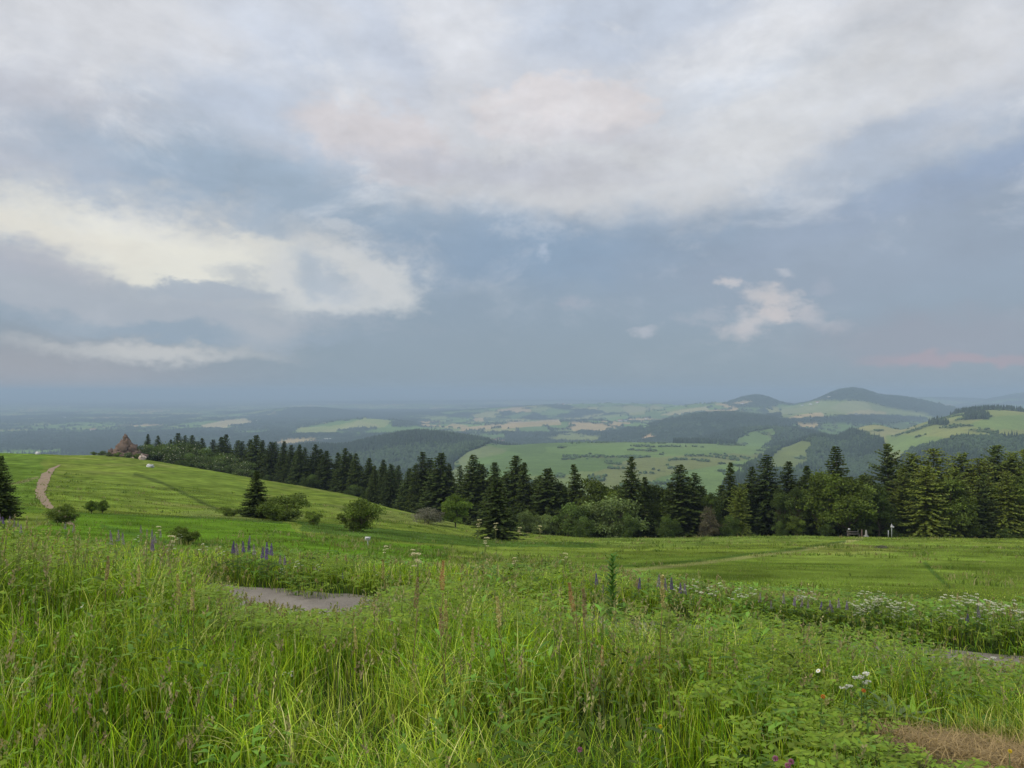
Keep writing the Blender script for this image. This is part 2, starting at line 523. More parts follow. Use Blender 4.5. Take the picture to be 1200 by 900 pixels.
def plain_mat(name, col, rough=0.8, nscale=8.0, namt=0.35, bump=0.0, bscale=30.0, use_tint=False, spec=0.3):
    m = bpy.data.materials.new(name)
    m.use_nodes = True
    N = NT(m.node_tree)
    tco = N.n('ShaderNodeTexCoord').outputs['Object']
    nz = N.noise(tco, nscale, 6.0, 0.6)
    f = N.math('ADD', 1.0 - namt / 2, N.math('MULTIPLY', nz, namt))
    base = N.n('ShaderNodeAttribute', {'attribute_name': 'tint'}).outputs[0] if use_tint else tuple(col) + (1.0,)
    if not use_tint:
        base = N.n('ShaderNodeRGB').outputs[0]
        base.default_value = tuple(col) + (1.0,)
    c = N.n('ShaderNodeVectorMath', {'operation': 'SCALE'}, i0=base, Scale=f).outputs[0]
    pb = N.n('ShaderNodeBsdfPrincipled', None, Base_Color=c, Roughness=rough)
    pb.inputs['Specular IOR Level'].default_value = spec
    if bump:
        bp = N.n('ShaderNodeBump', None, Height=N.noise(tco, bscale, 6.0, 0.65), Strength=bump, Distance=0.1)
        N.t.links.new(bp.outputs[0], pb.inputs['Normal'])
    N.n('ShaderNodeOutputMaterial', None, Surface=pb.outputs[0])
    return m


M_GRASS = leaf_mat('grass_blades', 0.40, 0.45, 0.09, 0.15)
M_LEAF = leaf_mat('broad_leaf', 0.30, 0.5, 0.10)
M_NEEDLE = leaf_mat('conifer_needles', 0.08, 0.8, 0.05)
M_FOLI = leaf_mat('tree_foliage', 0.22, 0.65, 0.1)
M_PETAL = leaf_mat('petals', 0.3, 0.6, 0.1, 0.1)
M_MAT = None
M_BARK = plain_mat('bark', (0.09, 0.065, 0.045), 0.9, 6, 0.7, 0.5, 20)
M_FARTREE = leaf_mat('woodland_leaves', 0.0, 0.8, 0.1, 0.2)


def ground_material():
    m = bpy.data.materials.new('land_cover')
    m.use_nodes = True
    N = NT(m.node_tree)
    at = N.n('ShaderNodeAttribute', {'attribute_name': 'tint'}).outputs[0]
    pos = N.n('ShaderNodeNewGeometry').outputs['Position']
    n1 = N.noise(N.vmath('MULTIPLY', pos, (1.0, 1.0, 0.0)), 3.5, 5.0, 0.65)
    n2 = N.noise(N.vmath('MULTIPLY', pos, (0.35, 1.0, 0.0)), 0.55, 5.0, 0.6)
    n3 = N.noise(N.vmath('MULTIPLY', pos, (1.0, 1.0, 0.0)), 0.06, 6.0, 0.6)
    n4 = N.noise(N.vmath('MULTIPLY', pos, (1.0, 1.0, 0.0)), 0.012, 6.0, 0.7)
    f = N.math('ADD', N.math('ADD', N.math('MULTIPLY', n1, 0.35), N.math('MULTIPLY', n2, 0.65)),
               N.math('ADD', N.math('MULTIPLY', n3, 0.3), N.math('MULTIPLY', n4, 0.25)))
    f = N.math('ADD', f, 0.22)
    f = N.math('MAXIMUM', N.math('ADD', N.math('MULTIPLY', N.math('SUBTRACT', f, 1.0), 1.9), 0.95), 0.3)
    c = N.n('ShaderNodeVectorMath', {'operation': 'SCALE'}, i0=at, Scale=f).outputs[0]
    # straw-coloured wisps among the green
    st = N.mrange(N.noise(N.vmath('MULTIPLY', pos, (0.5, 1.4, 0.0)), 0.9, 6.0, 0.7), 0.5, 0.72, 0.0, 0.22)
    c = N.mix(st, c, N.mix(0.5, c, (0.16, 0.15, 0.06, 1)))
    pb = N.n('ShaderNodeBsdfPrincipled', None, Base_Color=c, Roughness=0.9)
    pb.inputs['Specular IOR Level'].default_value = 0.0
    bp = N.n('ShaderNodeBump', None, Height=N.math('ADD', n1, N.math('MULTIPLY', n2, 1.5)), Strength=0.6, Distance=0.25)
    N.t.links.new(bp.outputs[0], pb.inputs['Normal'])
    N.n('ShaderNodeOutputMaterial', None, Surface=pb.outputs[0])
    return m


M_GROUND = ground_material()

# ------------------------------------------------------------------ land cover
G_FOREST = np.array((0.020, 0.036, 0.016))
PALETTE = np.array([(0.070, 0.125, 0.030), (0.085, 0.150, 0.036), (0.110, 0.150, 0.045), (0.060, 0.105, 0.028),
                    (0.150, 0.165, 0.060), (0.230, 0.190, 0.100), (0.050, 0.080, 0.025), (0.100, 0.140, 0.040)])


def inpoly(px, py, poly):
    r = np.zeros(px.shape, bool)
    n = len(poly)
    j = n - 1
    for i in range(n):
        xi, yi = poly[i]; xj, yj = poly[j]
        c = ((yi > py) != (yj > py)) & (px < (xj - xi) * (py - yi) / (yj - yi + 1e-9) + xi)
        r ^= c
        j = i
    return r


def voronoi(x, y, size, seed):
    X, Y = x / size, y / size
    ix, iy = np.floor(X).astype(np.int64), np.floor(Y).astype(np.int64)
    b1 = np.full(x.shape, 9.0); b2 = np.full(x.shape, 9.0)
    idn = np.zeros(x.shape)
    for dx in (-1, 0, 1):
        for dy in (-1, 0, 1):
            cx, cy = ix + dx, iy + dy
            jx, jy = cx + hash2(cx, cy, seed), cy + hash2(cx, cy, seed + 1)
            d = np.abs(X - jx) * 0.6 + np.hypot(X - jx, Y - jy) * 0.6
            cid = hash2(cx, cy, seed + 2)
            c = d < b1
            b2 = np.where(c, b1, np.minimum(b2, d))
            idn = np.where(c, cid, idn)
            b1 = np.where(c, d, b1)
    return idn, b2 - b1


FOR, FLD = 1, 0
GRN, LGR, YGR, TAN, OLV, DGR = (0.058, 0.100, 0.034), (0.078, 0.128, 0.042), (0.135, 0.165, 0.050), (0.270, 0.200, 0.115), (0.085, 0.105, 0.040), (0.045, 0.085, 0.024)
LAND = [  # polygon seen from the summit, depth range, colour, forest?
    ([(500, 522), (760, 500), (900, 500), (980, 515), (980, 600), (500, 600)], 800, 2900, GRN, 0),
    ([(640, 524), (760, 518), (960, 520), (960, 545), (790, 540), (700, 533), (640, 530)], 800, 2900, LGR, 0),
    ([(690, 558), (715, 546), (745, 537), (800, 534), (870, 531), (905, 531), (870, 541), (800, 552), (770, 560), (760, 575), (690, 575)], 800, 2800, OLV, 0),
    ([(760, 575), (790, 556), (860, 541), (900, 533), (950, 529), (950, 580)], 800, 2800, LGR, 0),
    ([(270, 533), (330, 520), (380, 513), (430, 507), (500, 501), (560, 506), (592, 514), (575, 519), (552, 529), (532, 541), (520, 580), (200, 580)], 1300, 3900, G_FOREST, 1),
    ([(592, 505), (760, 503), (900, 498), (900, 519), (750, 522), (700, 522), (640, 525), (592, 521)], 2900, 5200, G_FOREST, 1),
    ([(636, 517), (655, 510), (668, 508), (705, 513), (700, 519)], 2600, 5600, YGR, 0),
    ([(748, 519), (757, 511), (785, 505), (786, 510), (770, 514)], 2600, 5600, TAN, 0),
    ([(760, 499), (800, 487), (850, 478), (905, 469), (935, 485), (930, 498), (905, 508), (872, 514), (870, 527), (852, 531), (800, 521), (765, 512)], 2500, 6500, G_FOREST, 1),
    ([(858, 531), (862, 516), (880, 506), (905, 502), (912, 508), (900, 522), (880, 534)], 1900, 4300, LGR, 0),
    ([(845, 575), (880, 545), (905, 528), (912, 508), (930, 496), (965, 488), (1005, 503), (1032, 511), (1040, 525), (1048, 575)], 1300, 3600, G_FOREST, 1),
    ([(900, 540), (912, 527), (938, 517), (952, 518), (946, 531), (948, 545), (930, 552), (905, 552)], 1300, 3300, (0.105, 0.135, 0.042), 0),
    ([(984, 502), (1010, 492), (1060, 478), (1100, 470), (1140, 465), (1400, 470), (1400, 530), (1200, 540), (1036, 545), (1034, 514), (1008, 507)], 1300, 3300, (0.125, 0.140, 0.055), 0),
    ([(1040, 509), (1100, 512), (1120, 520), (1080, 528), (1036, 530)], 1300, 3300, LGR, 0),
    ([(1160, 489), (1210, 485), (1400, 480), (1400, 505), (1170, 503), (1130, 500)], 1300, 3300, LGR, 0),
    ([(1045, 575), (1055, 537), (1068, 528), (1100, 520), (1115, 513), (1400, 514), (1400, 575)], 1200, 2250, G_FOREST, 1),
    ([(1112, 490), (1145, 470), (1400, 470), (1400, 490)], 2560, 3600, G_FOREST, 1),
    ([(1128, 492), (1135, 485), (1158, 487), (1160, 491)], 1800, 2600, G_FOREST, 1),
    ([(1085, 497), (1100, 493), (1112, 495), (1110, 499)], 1500, 2600, G_FOREST, 1),
    ([(850, 474), (862, 466), (885, 458), (908, 464), (915, 474), (900, 478), (860, 478)], 6300, 9000, G_FOREST, 1),
    ([(925, 466), (960, 462), (998, 450), (1040, 462), (1100, 474), (1130, 486), (1085, 487), (1040, 479), (1010, 470), (950, 470), (925, 469)], 6200, 9500, G_FOREST, 1),
    ([(915, 474), (950, 470), (1010, 470), (1045, 479), (1090, 486), (1050, 492), (960, 494), (915, 492)], 4200, 7200, (0.120, 0.150, 0.050), 0),
    ([(918, 492), (935, 486), (962, 483), (968, 489), (940, 494)], 4200, 7200, TAN, 0),
    ([(990, 485), (1010, 480), (1040, 483), (1035, 487), (1000, 488)], 4200, 7200, (0.2, 0.18, 0.08), 0),
    ([(905, 494), (1000, 488), (1085, 488), (1085, 493), (1030, 498), (970, 498), (920, 498)], 3000, 6000, G_FOREST, 1),
    ([(398, 498), (425, 491), (447, 490), (458, 494), (450, 501), (410, 503), (385, 508), (340, 507), (350, 502)], 4300, 7600, (0.150, 0.180, 0.060), 0),
    ([(458, 496), (480, 492), (495, 497), (480, 501), (460, 501)], 4300, 7600, G_FOREST, 1),
    ([(232, 499), (262, 493), (287, 491), (297, 496), (262, 501), (240, 503)], 5500, 9500, (0.300, 0.250, 0.150), 0),
    ([(320, 522), (330, 516), (370, 514), (372, 518), (340, 523)], 3000, 5500, (0.25, 0.19, 0.11), 0),
    ([(582, 499), (600, 495), (656, 492), (658, 498), (620, 500), (590, 503)], 4300, 8600, (0.270, 0.205, 0.110), 0),
    ([(520, 501), (530, 496), (550, 499), (545, 503)], 3900, 7600, (0.26, 0.20, 0.11), 0),
    ([(735, 480), (755, 477), (756, 486), (737, 487)], 5500, 11000, (0.16, 0.17, 0.07), 0),
    ([(770, 487), (800, 480), (828, 476), (830, 480), (795, 486)], 5500, 9500, (0.24, 0.22, 0.12), 0),
    ([(855, 474), (870, 470), (884, 471), (870, 475)], 6000, 8500, (0.26, 0.22, 0.13), 0),
    ([(330, 482), (345, 476), (390, 474), (400, 479), (385, 483)], 8500, 11500, G_FOREST, 1),
]


SCRUB = [None]


def cover(x, y, z=None):
    """colour (N,3), forest (N) of the countryside"""
    if z is None:
        z = H(x, y)
    wx = x + (fbmn(x / 260, y / 260, 3, 51) - 0.5) * 190
    wy = y + (fbmn(x / 260, y / 260, 3, 52) - 0.5) * 260
    idn, edge = voronoi(wx, wy * 0.8, 330, 3)
    col = PALETTE[(idn * 7.99).astype(int)].copy()
    f = fbmn(x / 1700, y / 1500, 4, 61)
    forest = (f + (idn - 0.5) * 0.22) > 0.525
    hedge = (edge < 0.05) & (vnoise(x / 90, y / 90, 8) > 0.38)
    forest = forest | hedge
    px, py, _ = proj(x, y, z)
    sc = np.clip(9.0 / np.maximum(y, 500) * 900, 0.3, 5)
    jx = (fbmn(x / 60, y / 60, 3, 71) - 0.5) * 2.2 * sc
    jy = (fbmn(x / 60, y / 60, 3, 72) - 0.5) * 0.9 * np.minimum(sc, 2.0)
    for poly, d0, d1, c, fo in LAND:
        xs = [p[0] for p in poly]; ys = [p[1] for p in poly]
        m = (y > d0) & (y < d1) & (px > min(xs) - 9) & (px < max(xs) + 9)
        if not m.any():
            continue
        idx = np.nonzero(m)[0]
        ins = inpoly(px[idx] + jx[idx], py[idx] + jy[idx], poly)
        s = idx[ins]
        col[s] = np.array(c) if fo or c == OLV else 0.72 * np.array(c) + 0.28 * np.minimum(col[s], 0.16)
        forest[s] = bool(fo)
    # scrub dotted over the open slopes
    scr = (fbmn(x / 75, y / 75, 3, 81) > 0.70) & (y > 1100) & (y < 5200)
    in_olv = (np.abs(col - np.array(OLV)).sum(1) < 1e-6) & (fbmn(x / 40, y / 40, 2, 82) > 0.66)
    scrub = (scr | in_olv) & ~forest
    SCRUB[0] = scrub
    col = col * (0.85 + 0.3 * fbmn(x / 120, y / 120, 3, 91))[:, None]
    stripes = np.where((idn > 0.4) & (y < 5000), 0.04 * np.sin((x * math.cos(1.1) + y * math.sin(1.1)) / 9), 0)
    col *= (1 + stripes)[:, None]
    col = col * np.array([1.60, 1.48, 1.35])
    col[forest] = G_FOREST * 0.9
    col[scrub] = np.array(OLV) * 1.0
    return col, forest


def dry(x, y):
    return np.exp(-(((x - 2.85) / 0.66) ** 2 + ((y - 4.45) / 0.60) ** 2) ** 1.6)


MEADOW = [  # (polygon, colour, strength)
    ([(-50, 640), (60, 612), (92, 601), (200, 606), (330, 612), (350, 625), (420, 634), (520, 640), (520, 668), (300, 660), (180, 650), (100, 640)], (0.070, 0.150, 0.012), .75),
    ([(340, 610), (480, 622), (600, 634), (700, 636), (700, 642), (560, 640), (440, 632), (350, 622)], (0.040, 0.085, 0.018), .75),  # shadow of the terrace bank, painted as a darker band
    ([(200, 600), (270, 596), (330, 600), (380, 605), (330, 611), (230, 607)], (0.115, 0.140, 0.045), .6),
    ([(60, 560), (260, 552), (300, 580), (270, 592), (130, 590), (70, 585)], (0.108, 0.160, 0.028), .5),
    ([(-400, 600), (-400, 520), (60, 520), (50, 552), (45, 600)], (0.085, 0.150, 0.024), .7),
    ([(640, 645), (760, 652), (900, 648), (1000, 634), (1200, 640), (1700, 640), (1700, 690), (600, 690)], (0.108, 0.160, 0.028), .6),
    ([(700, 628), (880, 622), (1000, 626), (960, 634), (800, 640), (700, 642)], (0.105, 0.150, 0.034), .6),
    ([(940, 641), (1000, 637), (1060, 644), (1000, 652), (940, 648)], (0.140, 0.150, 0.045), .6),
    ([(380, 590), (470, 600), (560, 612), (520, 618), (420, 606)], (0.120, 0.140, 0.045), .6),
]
# mown lines, trodden trails, a terrace edge and its painted shadow: polyline, half width px, colour, strength
TRAILS_SHADOWS = [
    ([(158, 556), (190, 566), (225, 583), (268, 604)], 1.6, (0.05, 0.07, 0.02), .8),
    ([(44, 559), (20, 566), (-60, 572)], 1.4, (0.17, 0.17, 0.08), .8),
    ([(590, 667), (660, 671), (740, 668), (800, 662), (860, 655), (920, 647), (980, 637), (1010, 631)], 1.7, (0.20, 0.20, 0.085), .8),
    ([(820, 657), (880, 649), (940, 642), (990, 634)], 1.3, (0.045, 0.08, 0.02), .8),
    ([(1084, 660), (1098, 674), (1112, 688)], 2.0, (0.045, 0.085, 0.02), .8),
    ([(600, 662), (680, 665), (760, 662), (820, 657)], 1.4, (0.04, 0.075, 0.018), .75),
    ([(300, 668), (380, 664), (440, 657), (520, 662), (600, 668)], 1.8, (0.17, 0.15, 0.08), .7),
    ([(130, 660), (170, 655), (220, 668), (260, 664)], 2.2, (0.16, 0.12, 0.08), .6),
    ([(92, 601), (150, 604), (240, 607), (330, 612)], 1.3, (0.045, 0.085, 0.02), .7),
    ([(120, 617), (150, 624), (200, 636), (280, 640), (330, 645)], 2.2, (0.045, 0.09, 0.02), .7),  # terrace shadow line painted into the grass colour
]


def segdist(px, py, a, b):
    ax, ay = a; bx, by = b
    t = np.clip(((px - ax) * (bx - ax) + (py - ay) * (by - ay)) / ((bx - ax) ** 2 + (by - ay) ** 2), 0, 1)
    return np.hypot(px - ax - t * (bx - ax), (py - ay - t * (by - ay)))


def meadow_col(x, y, z):
    px, py, _ = proj(x, y, z)
    n = fbmn(x / 9, y / 9, 4, 101); n2 = fbmn(x / 30, y / 22, 3, 102)
    a, b, c = np.array((0.104, 0.150, 0.024)), np.array((0.132, 0.168, 0.034)), np.array((0.178, 0.182, 0.066))
    col = a + (b - a) * n2[:, None]
    col = col + (c - col) * (np.clip((n - 0.55) * 3.5, 0, 1) * 0.6)[:, None]
    qx = px + (n - 0.5) * 30; qy = py + (n - 0.5) * 5
    far = y > 16
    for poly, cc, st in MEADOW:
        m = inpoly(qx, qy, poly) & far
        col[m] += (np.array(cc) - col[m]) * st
    for line, hw, cc, st in TRAILS_SHADOWS:
        d = np.full(px.shape, 1e9)
        for i in range(len(line) - 1):
            d = np.minimum(d, segdist(px, py + (n - 0.5) * 3, line[i], line[i + 1]))
        w = st * sstep(hw * 1.7, hw * 0.5, d) * far
        col += (np.array(cc) - col) * w[:, None]
    mot = fbmn(x / 2.2, y / 2.4, 3, 103) - 0.5; mot2 = fbmn(x / 11, y / 7, 4, 104) - 0.5
    col *= np.clip(0.97 + 1.1 * mot + 0.55 * mot2, 0.5, 1.5)[:, None]
    dk = np.clip((fbmn(x / 5, y / 6, 4, 105) - 0.58) * 6, 0, 1)[:, None] * 0.45
    col += (np.array((0.055, 0.095, 0.014)) - col) * dk
    col = col * np.array([1.0, 1.02, 0.9])
    col = col * 1.1
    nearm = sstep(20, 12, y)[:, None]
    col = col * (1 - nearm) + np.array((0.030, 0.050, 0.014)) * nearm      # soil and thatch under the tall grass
    dp = dry(x, y)[:, None] * (0.6 + 0.8 * fbmn(x * 6, y * 6, 3, 301))[:, None]
    col = col * (1 - np.minimum(dp, 1)) + np.array((0.27, 0.20, 0.105)) * np.minimum(dp, 1)
    return col


# ------------------------------------------------------------------ ground sheet: meadow and countryside share their edge row
SX = np.concatenate([np.linspace(-1.9, -0.80, 40)[:-1], np.linspace(-0.80, 0.80, 1150), np.linspace(0.80, 1.9, 40)[1:]])


def yrows(y0, y1, r, c=20.0):
    n = int(math.log((y1 + c) / (y0 + c)) / r)
    return np.exp(np.linspace(math.log(y0 + c), math.log(y1 + c), n)) - c


def sheet(rows, off=6.0):
    yy = np.repeat(rows, len(SX))
    xx = np.tile(SX, len(rows)) * (np.maximum(yy, -2) + off)
    return xx, yy


def grid_quads(nr, nc):
    i = np.arange(nr - 1)[:, None] * nc + np.arange(nc - 1)[None, :]
    return np.stack([i, i + 1, i + nc + 1, i + nc], -1).reshape(-1, 4)


r1 = yrows(-14.0, 400.0, 0.0085)
x, y = sheet(r1)
z = H(x, y)
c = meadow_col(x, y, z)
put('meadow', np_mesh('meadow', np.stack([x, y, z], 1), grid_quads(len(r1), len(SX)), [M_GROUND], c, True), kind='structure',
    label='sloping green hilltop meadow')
r2 = yrows(400.0, 60000.0, 0.0075)
x, y = sheet(r2)
z = H(x, y)
c, fo = cover(x, y, z)
far_r = sstep(1e9, 0, y)
zc = z + np.where(fo & (y > 3500), 14 * (0.4 + vnoise(x / 30, y / 30, 5)), 0)
zc[:len(SX)] = z[:len(SX)]
put('countryside', np_mesh('countryside', np.stack([x, y, zc], 1), grid_quads(len(r2), len(SX)), [M_GROUND], c, True), kind='structure',
    label='rolling farmland and wooded hills')

# haze: the damp air below the summit
vm = bpy.data.materials.new('damp_air')
vm.use_nodes = True
NV = NT(vm.node_tree)
HAZE_D = 1.4e-4
pv = NV.n('ShaderNodeVolumePrincipled', None, Color=(0.445, 0.58, 0.71, 1), Density=HAZE_D, Anisotropy=0.0)
NV.n('ShaderNodeOutputMaterial', None, Volume=pv.outputs[0])
vm.cycles.homogeneous_volume = True
V, Q = box(0, 30000, -400, 250000, 61000 * 2, 1000)
V = np.array([(sx, sy, sz) for sz in (-960, 66) for sy in (-60, 60900) for sx in (-126000, 126000)], float)
put('haze', np_mesh('haze', V, Q, [vm]), kind='stuff', label='pale blue haze over the lowlands')


# ------------------------------------------------------------------ tree builders
def diamonds(p, d, ln, wd, roll=None):
    """leaf or needle-spray faces: start p (N,3), unit direction d, length, half width"""
    N = len(p)
    r = RNG.normal(size=(N, 3)) if roll is None else roll
    s = np.cross(d, r); s /= np.linalg.norm(s, axis=1)[:, None] + 1e-9
    ln = np.broadcast_to(ln, (N,))[:, None]; wd = np.broadcast_to(wd, (N,))[:, None]
    nrm = np.cross(s, d)
    a = p; c = p + d * ln
    m = p + d * ln * 0.45
    V = np.stack([a, m + s * wd - nrm * wd * 0.25, c, m - s * wd - nrm * wd * 0.25], 1).reshape(-1, 3)
    Q = np.arange(N * 4).reshape(-1, 4)
    return V, Q


def tint_rows(base, N, var=0.35, tip=None, k=None):
    base = np.array(base) * (np.array([1.12, 1.0, 0.62]) if base[1] > base[2] * 1.5 and base[1] >= base[0] * 0.95 else 1)
    c = np.array(base)[None, :] * (1 + (RNG.random((N, 1)) - 0.5) * 2 * var) * (1 + (RNG.random((N, 3)) - 0.5) * 0.16)
    if tip is not None:
        c = c + (np.array(tip)[None, :] - c) * k[:, None]
    return np.repeat(c, 4, 0)


def conifer(name, Ht=12.0, R=2.4, whorls=34, nb=8, power=0.8, droop=0.28, rise=0.25, tint=(0.032, 0.052, 0.014),
            tip=(0.080, 0.115, 0.030), dens=1.0, spray=0.42, sw=0.085, low=0.03, rough=0.2, bare=0.0):
    tr = MB()
    zz = np.linspace(0, Ht * 0.98, 9)
    tr.add(*tube(np.stack([0.05 * np.sin(zz), 0.05 * np.cos(zz * 1.3), zz], 1), 0.018 * Ht * (1 - zz / Ht) + 0.015, 7), C=(1, 1, 1))
    mb = MB()
    ps, ds, ls, ks = [], [], [], []
    for i in range(whorls):
        f = low + (0.985 - low) * (i / (whorls - 1)) ** 0.92
        z0 = f * Ht
        n = max(4, int(nb * (0.7 + 0.5 * (1 - f)) + RNG.integers(-1, 2)))
        for j in range(n):
            a = RNG.random() * 2 * np.pi
            L = (R * (1 - f) ** power + 0.10) * RNG.uniform(1 - rough * 1.6, 1 + rough * 0.7)
            if f < 0.12: L *= 0.75
            up = rise * (0.2 + 1.3 * f) - 0.12
            m = max(3, int(L / 0.24 * dens))
            t = np.linspace(0.12 + bare, 1, m)
            dr = droop * RNG.uniform(0.6, 1.4)
            r = L * t; h = L * (up * t - dr * t * t + dr * 0.55 * t ** 4)
            ca, sa = math.cos(a), math.sin(a)
            c = np.stack([ca * r, sa * r, z0 + h + 0 * r], 1)
            if L > 0.9 and j % 2 == 0:
                tr.add(*tube(c[::max(1, m // 3)], 0.02, 3, cap=False))
            out = np.array([ca, sa, 0.0]); side = np.array([-sa, ca, 0.0])
            for sgn in (-1, 1, 0):
                ang = RNG.uniform(0.5, 1.1, m)
                if sgn == 0: ang = ang * 0
                d = out[None, :] * np.cos(ang)[:, None] + sgn * side[None, :] * np.sin(ang)[:, None]
                d = d + np.array([0, 0, 1.0])[None, :] * RNG.uniform(-0.55, 0.15, m)[:, None]
                d /= np.linalg.norm(d, axis=1)[:, None]
                l = spray * (0.75 + 0.5 * RNG.random(m)) * (1.15 - 0.45 * t) * (0.55 + 0.45 * (1 - f))
                ps.append(c + RNG.normal(0, 0.03, c.shape)); ds.append(d); ls.append(l); ks.append(t ** 3 * RNG.random(m))
    p, d, l, k = map(np.concatenate, (ps, ds, ls, ks))
    roll = np.array([0, 0, 1.0]) + RNG.normal(0, 0.5, (len(p), 3))
    V, Q = diamonds(p, d, l, sw * (0.7 + 0.6 * RNG.random(len(p))), roll)
    mb.add(V, Q, C=tint_rows(tint, len(p), 0.35, tip, k * 0.8))
    # inner twigs round the stem close the view through
    n = int(900 * dens)
    f = RNG.random(n) ** 1.3 * 0.93 + low; a = RNG.random(n) * 2 * np.pi
    rr = R * 0.35 * (1 - np.minimum(f, 0.99)) ** power * RNG.random(n)
    p = np.stack([np.cos(a) * rr, np.sin(a) * rr, f * Ht], 1)
    d = np.stack([np.cos(a), np.sin(a), RNG.uniform(-0.8, 0.3, n)], 1); d /= np.linalg.norm(d, axis=1)[:, None]
    V, Q = diamonds(p, d, 0.45 * (1.1 - f), 0.16 * (1.1 - f))
    mb.add(V, Q, C=tint_rows(np.array(tint) * 0.9, n, 0.3))
    return (tr.mesh(name + '_trunk', [M_BARK]), mb.mesh(name + '_crown', [M_NEEDLE]), Ht)


def broadleaf(name, Ht=5.0, R=2.0, base=0.12, clumps=26, leaves=5200, leaf=0.13, tint=(0.05, 0.09, 0.02), tip=(0.10, 0.15, 0.04),
              flat=1.0, trunk=0.10, cr=0.42, multi=1, egg=0.0, blossom=None, transp=0.0):
    """crown of leaf clumps on limbs; base = crown bottom as a share of the height"""
    tr, mb = MB(), MB()
    zc = Ht * (base + 1) / 2; rz = Ht * (1 - base) / 2
    cs = []
    while len(cs) < clumps:
        v = RNG.normal(size=3); v /= np.linalg.norm(v)
        rad = RNG.uniform(0.45, 0.98)
        q = v * rad
        w = 1 - egg * max(0, q[2])
        cs.append(np.array([q[0] * R * w, q[1] * R * w, zc + q[2] * rz * flat]))
    cs.append(np.array([0, 0, zc])); cs.append(np.array([0, 0, zc + rz * 0.75]))
    cs = np.array(cs)
    crs = R * cr * RNG.uniform(0.5, 1.15, len(cs))
    for s in range(multi):
        ox, oy = (RNG.normal(0, R * 0.12, 2) if multi > 1 else (0, 0))
        top = np.array([ox * 2, oy * 2, zc + rz * 0.4])
        tt = np.linspace(0, 1, 6)[:, None]
        tp = np.array([ox, oy, -0.1]) * (1 - tt) + top * tt + np.concatenate([np.zeros((1, 3)), RNG.normal(0, 0.03 * R, (5, 3))])
        tr.add(*tube(tp, trunk * (1 - 0.75 * tt[:, 0]) / math.sqrt(multi), 6))
        for c in cs[s::multi]:
            k = RNG.integers(1, 4)
            st = tp[k]
            mid = (st + c) / 2 + np.array([0, 0, -0.1 * R])
            tr.add(*tube([st, mid, c], [trunk * 0.42, trunk * 0.25, trunk * 0.08], 4))
    n = leaves
    w = crs ** 2; idx = RNG.choice(len(cs), n, p=w / w.sum())
    v = RNG.normal(size=(n, 3)); v /= np.linalg.norm(v, axis=1)[:, None]
    v[:, 2] = np.where(v[:, 2] < -0.5, -v[:, 2] * 0.6, v[:, 2])
    rr = RNG.uniform(0.25, 1.0, n) ** 0.5 * (1 + RNG.normal(0, 0.12, n))
    p = cs[idx] + v * (crs[idx] * rr)[:, None] * np.array([1, 1, 0.8])
    p[:, 2] = np.maximum(p[:, 2], 0.03)
    d = v * 0.8 + RNG.normal(0, 0.7, (n, 3)) + np.array([0, 0, -0.25]); d /= np.linalg.norm(d, axis=1)[:, None]
    sz = leaf * RNG.uniform(0.6, 1.35, n)
    V, Q = diamonds(p, d, sz, sz * 0.36, v + RNG.normal(0, 0.5, (n, 3)))
    cl = RNG.uniform(0.62, 1.4, len(cs))[idx]
    k = RNG.random(n) ** 2 * 0.7
    C = tint_rows(tint, n, 0.25, tip, k) * np.repeat(cl, 4)[:, None]
    if blossom is not None:
        bsel = RNG.random(n) < blossom[0]
        C[np.repeat(bsel, 4)] = np.array(blossom[1])
    mb.add(V, Q, C=C)
    return (tr.mesh(name + '_trunk', [M_BARK]), mb.mesh(name + '_crown', [M_FOLI]), Ht)


def tree_obj(kind, proto, label, cat, px, D, top=None, height=None, group=None, wide=1.0, tilt=0.02, parts=('trunk', 'crown')):
    x, y, z = ground_at(px, D)
    if height is None:
        height = P(px, top, D)[2] - z
    s = height / proto[2]
    o = bpy.data.objects.new(kind, None)
    COL.objects.link(o)
    o.empty_display_size = 0.3
    o.location = (x, y, z - 0.04)
    o.scale = (s * wide, s * wide, s)
    o.rotation_euler = (RNG.normal(0, tilt), RNG.normal(0, tilt), RNG.random() * 6.283)
    o['label'] = label
    o['category'] = cat
    if group: o['group'] = group
    put(parts[0], proto[0], o)
    put(parts[1], proto[1], o)
    return o


SPR = [conifer('spruce_a', R=3.3, whorls=40, nb=12, dens=1.2, spray=0.5, sw=0.12), conifer('spruce_b', R=2.9, whorls=42, nb=12, power=0.78, droop=0.34, dens=1.2, spray=0.5, sw=0.12),
       conifer('spruce_c', R=3.8, whorls=38, nb=13, power=0.88, droop=0.22, tint=(0.036, 0.060, 0.020), dens=1.1, spray=0.55, sw=0.13),
       conifer('spruce_d', R=3.4, whorls=38, nb=11, power=0.72, rough=0.32, tint=(0.030, 0.052, 0.020), dens=1.2, spray=0.5, sw=0.12)]
LAR = [conifer('larch_a', R=4.0, whorls=38, nb=13, power=0.5, droop=0.32, rise=0.35, tint=(0.105, 0.145, 0.030), tip=(0.20, 0.26, 0.06), spray=0.55, sw=0.11, rough=0.4),
       conifer('larch_b', R=3.9, whorls=36, nb=13, power=0.45, droop=0.4, rise=0.45, tint=(0.080, 0.115, 0.026), tip=(0.16, 0.21, 0.05), spray=0.6, sw=0.11, rough=0.45),
       conifer('pine_a', R=3.4, whorls=32, nb=12, power=0.6, droop=0.15, rise=0.5, tint=(0.050, 0.078, 0.026), tip=(0.10, 0.135, 0.045), spray=0.6, sw=0.13, rough=0.5, low=0.08)]
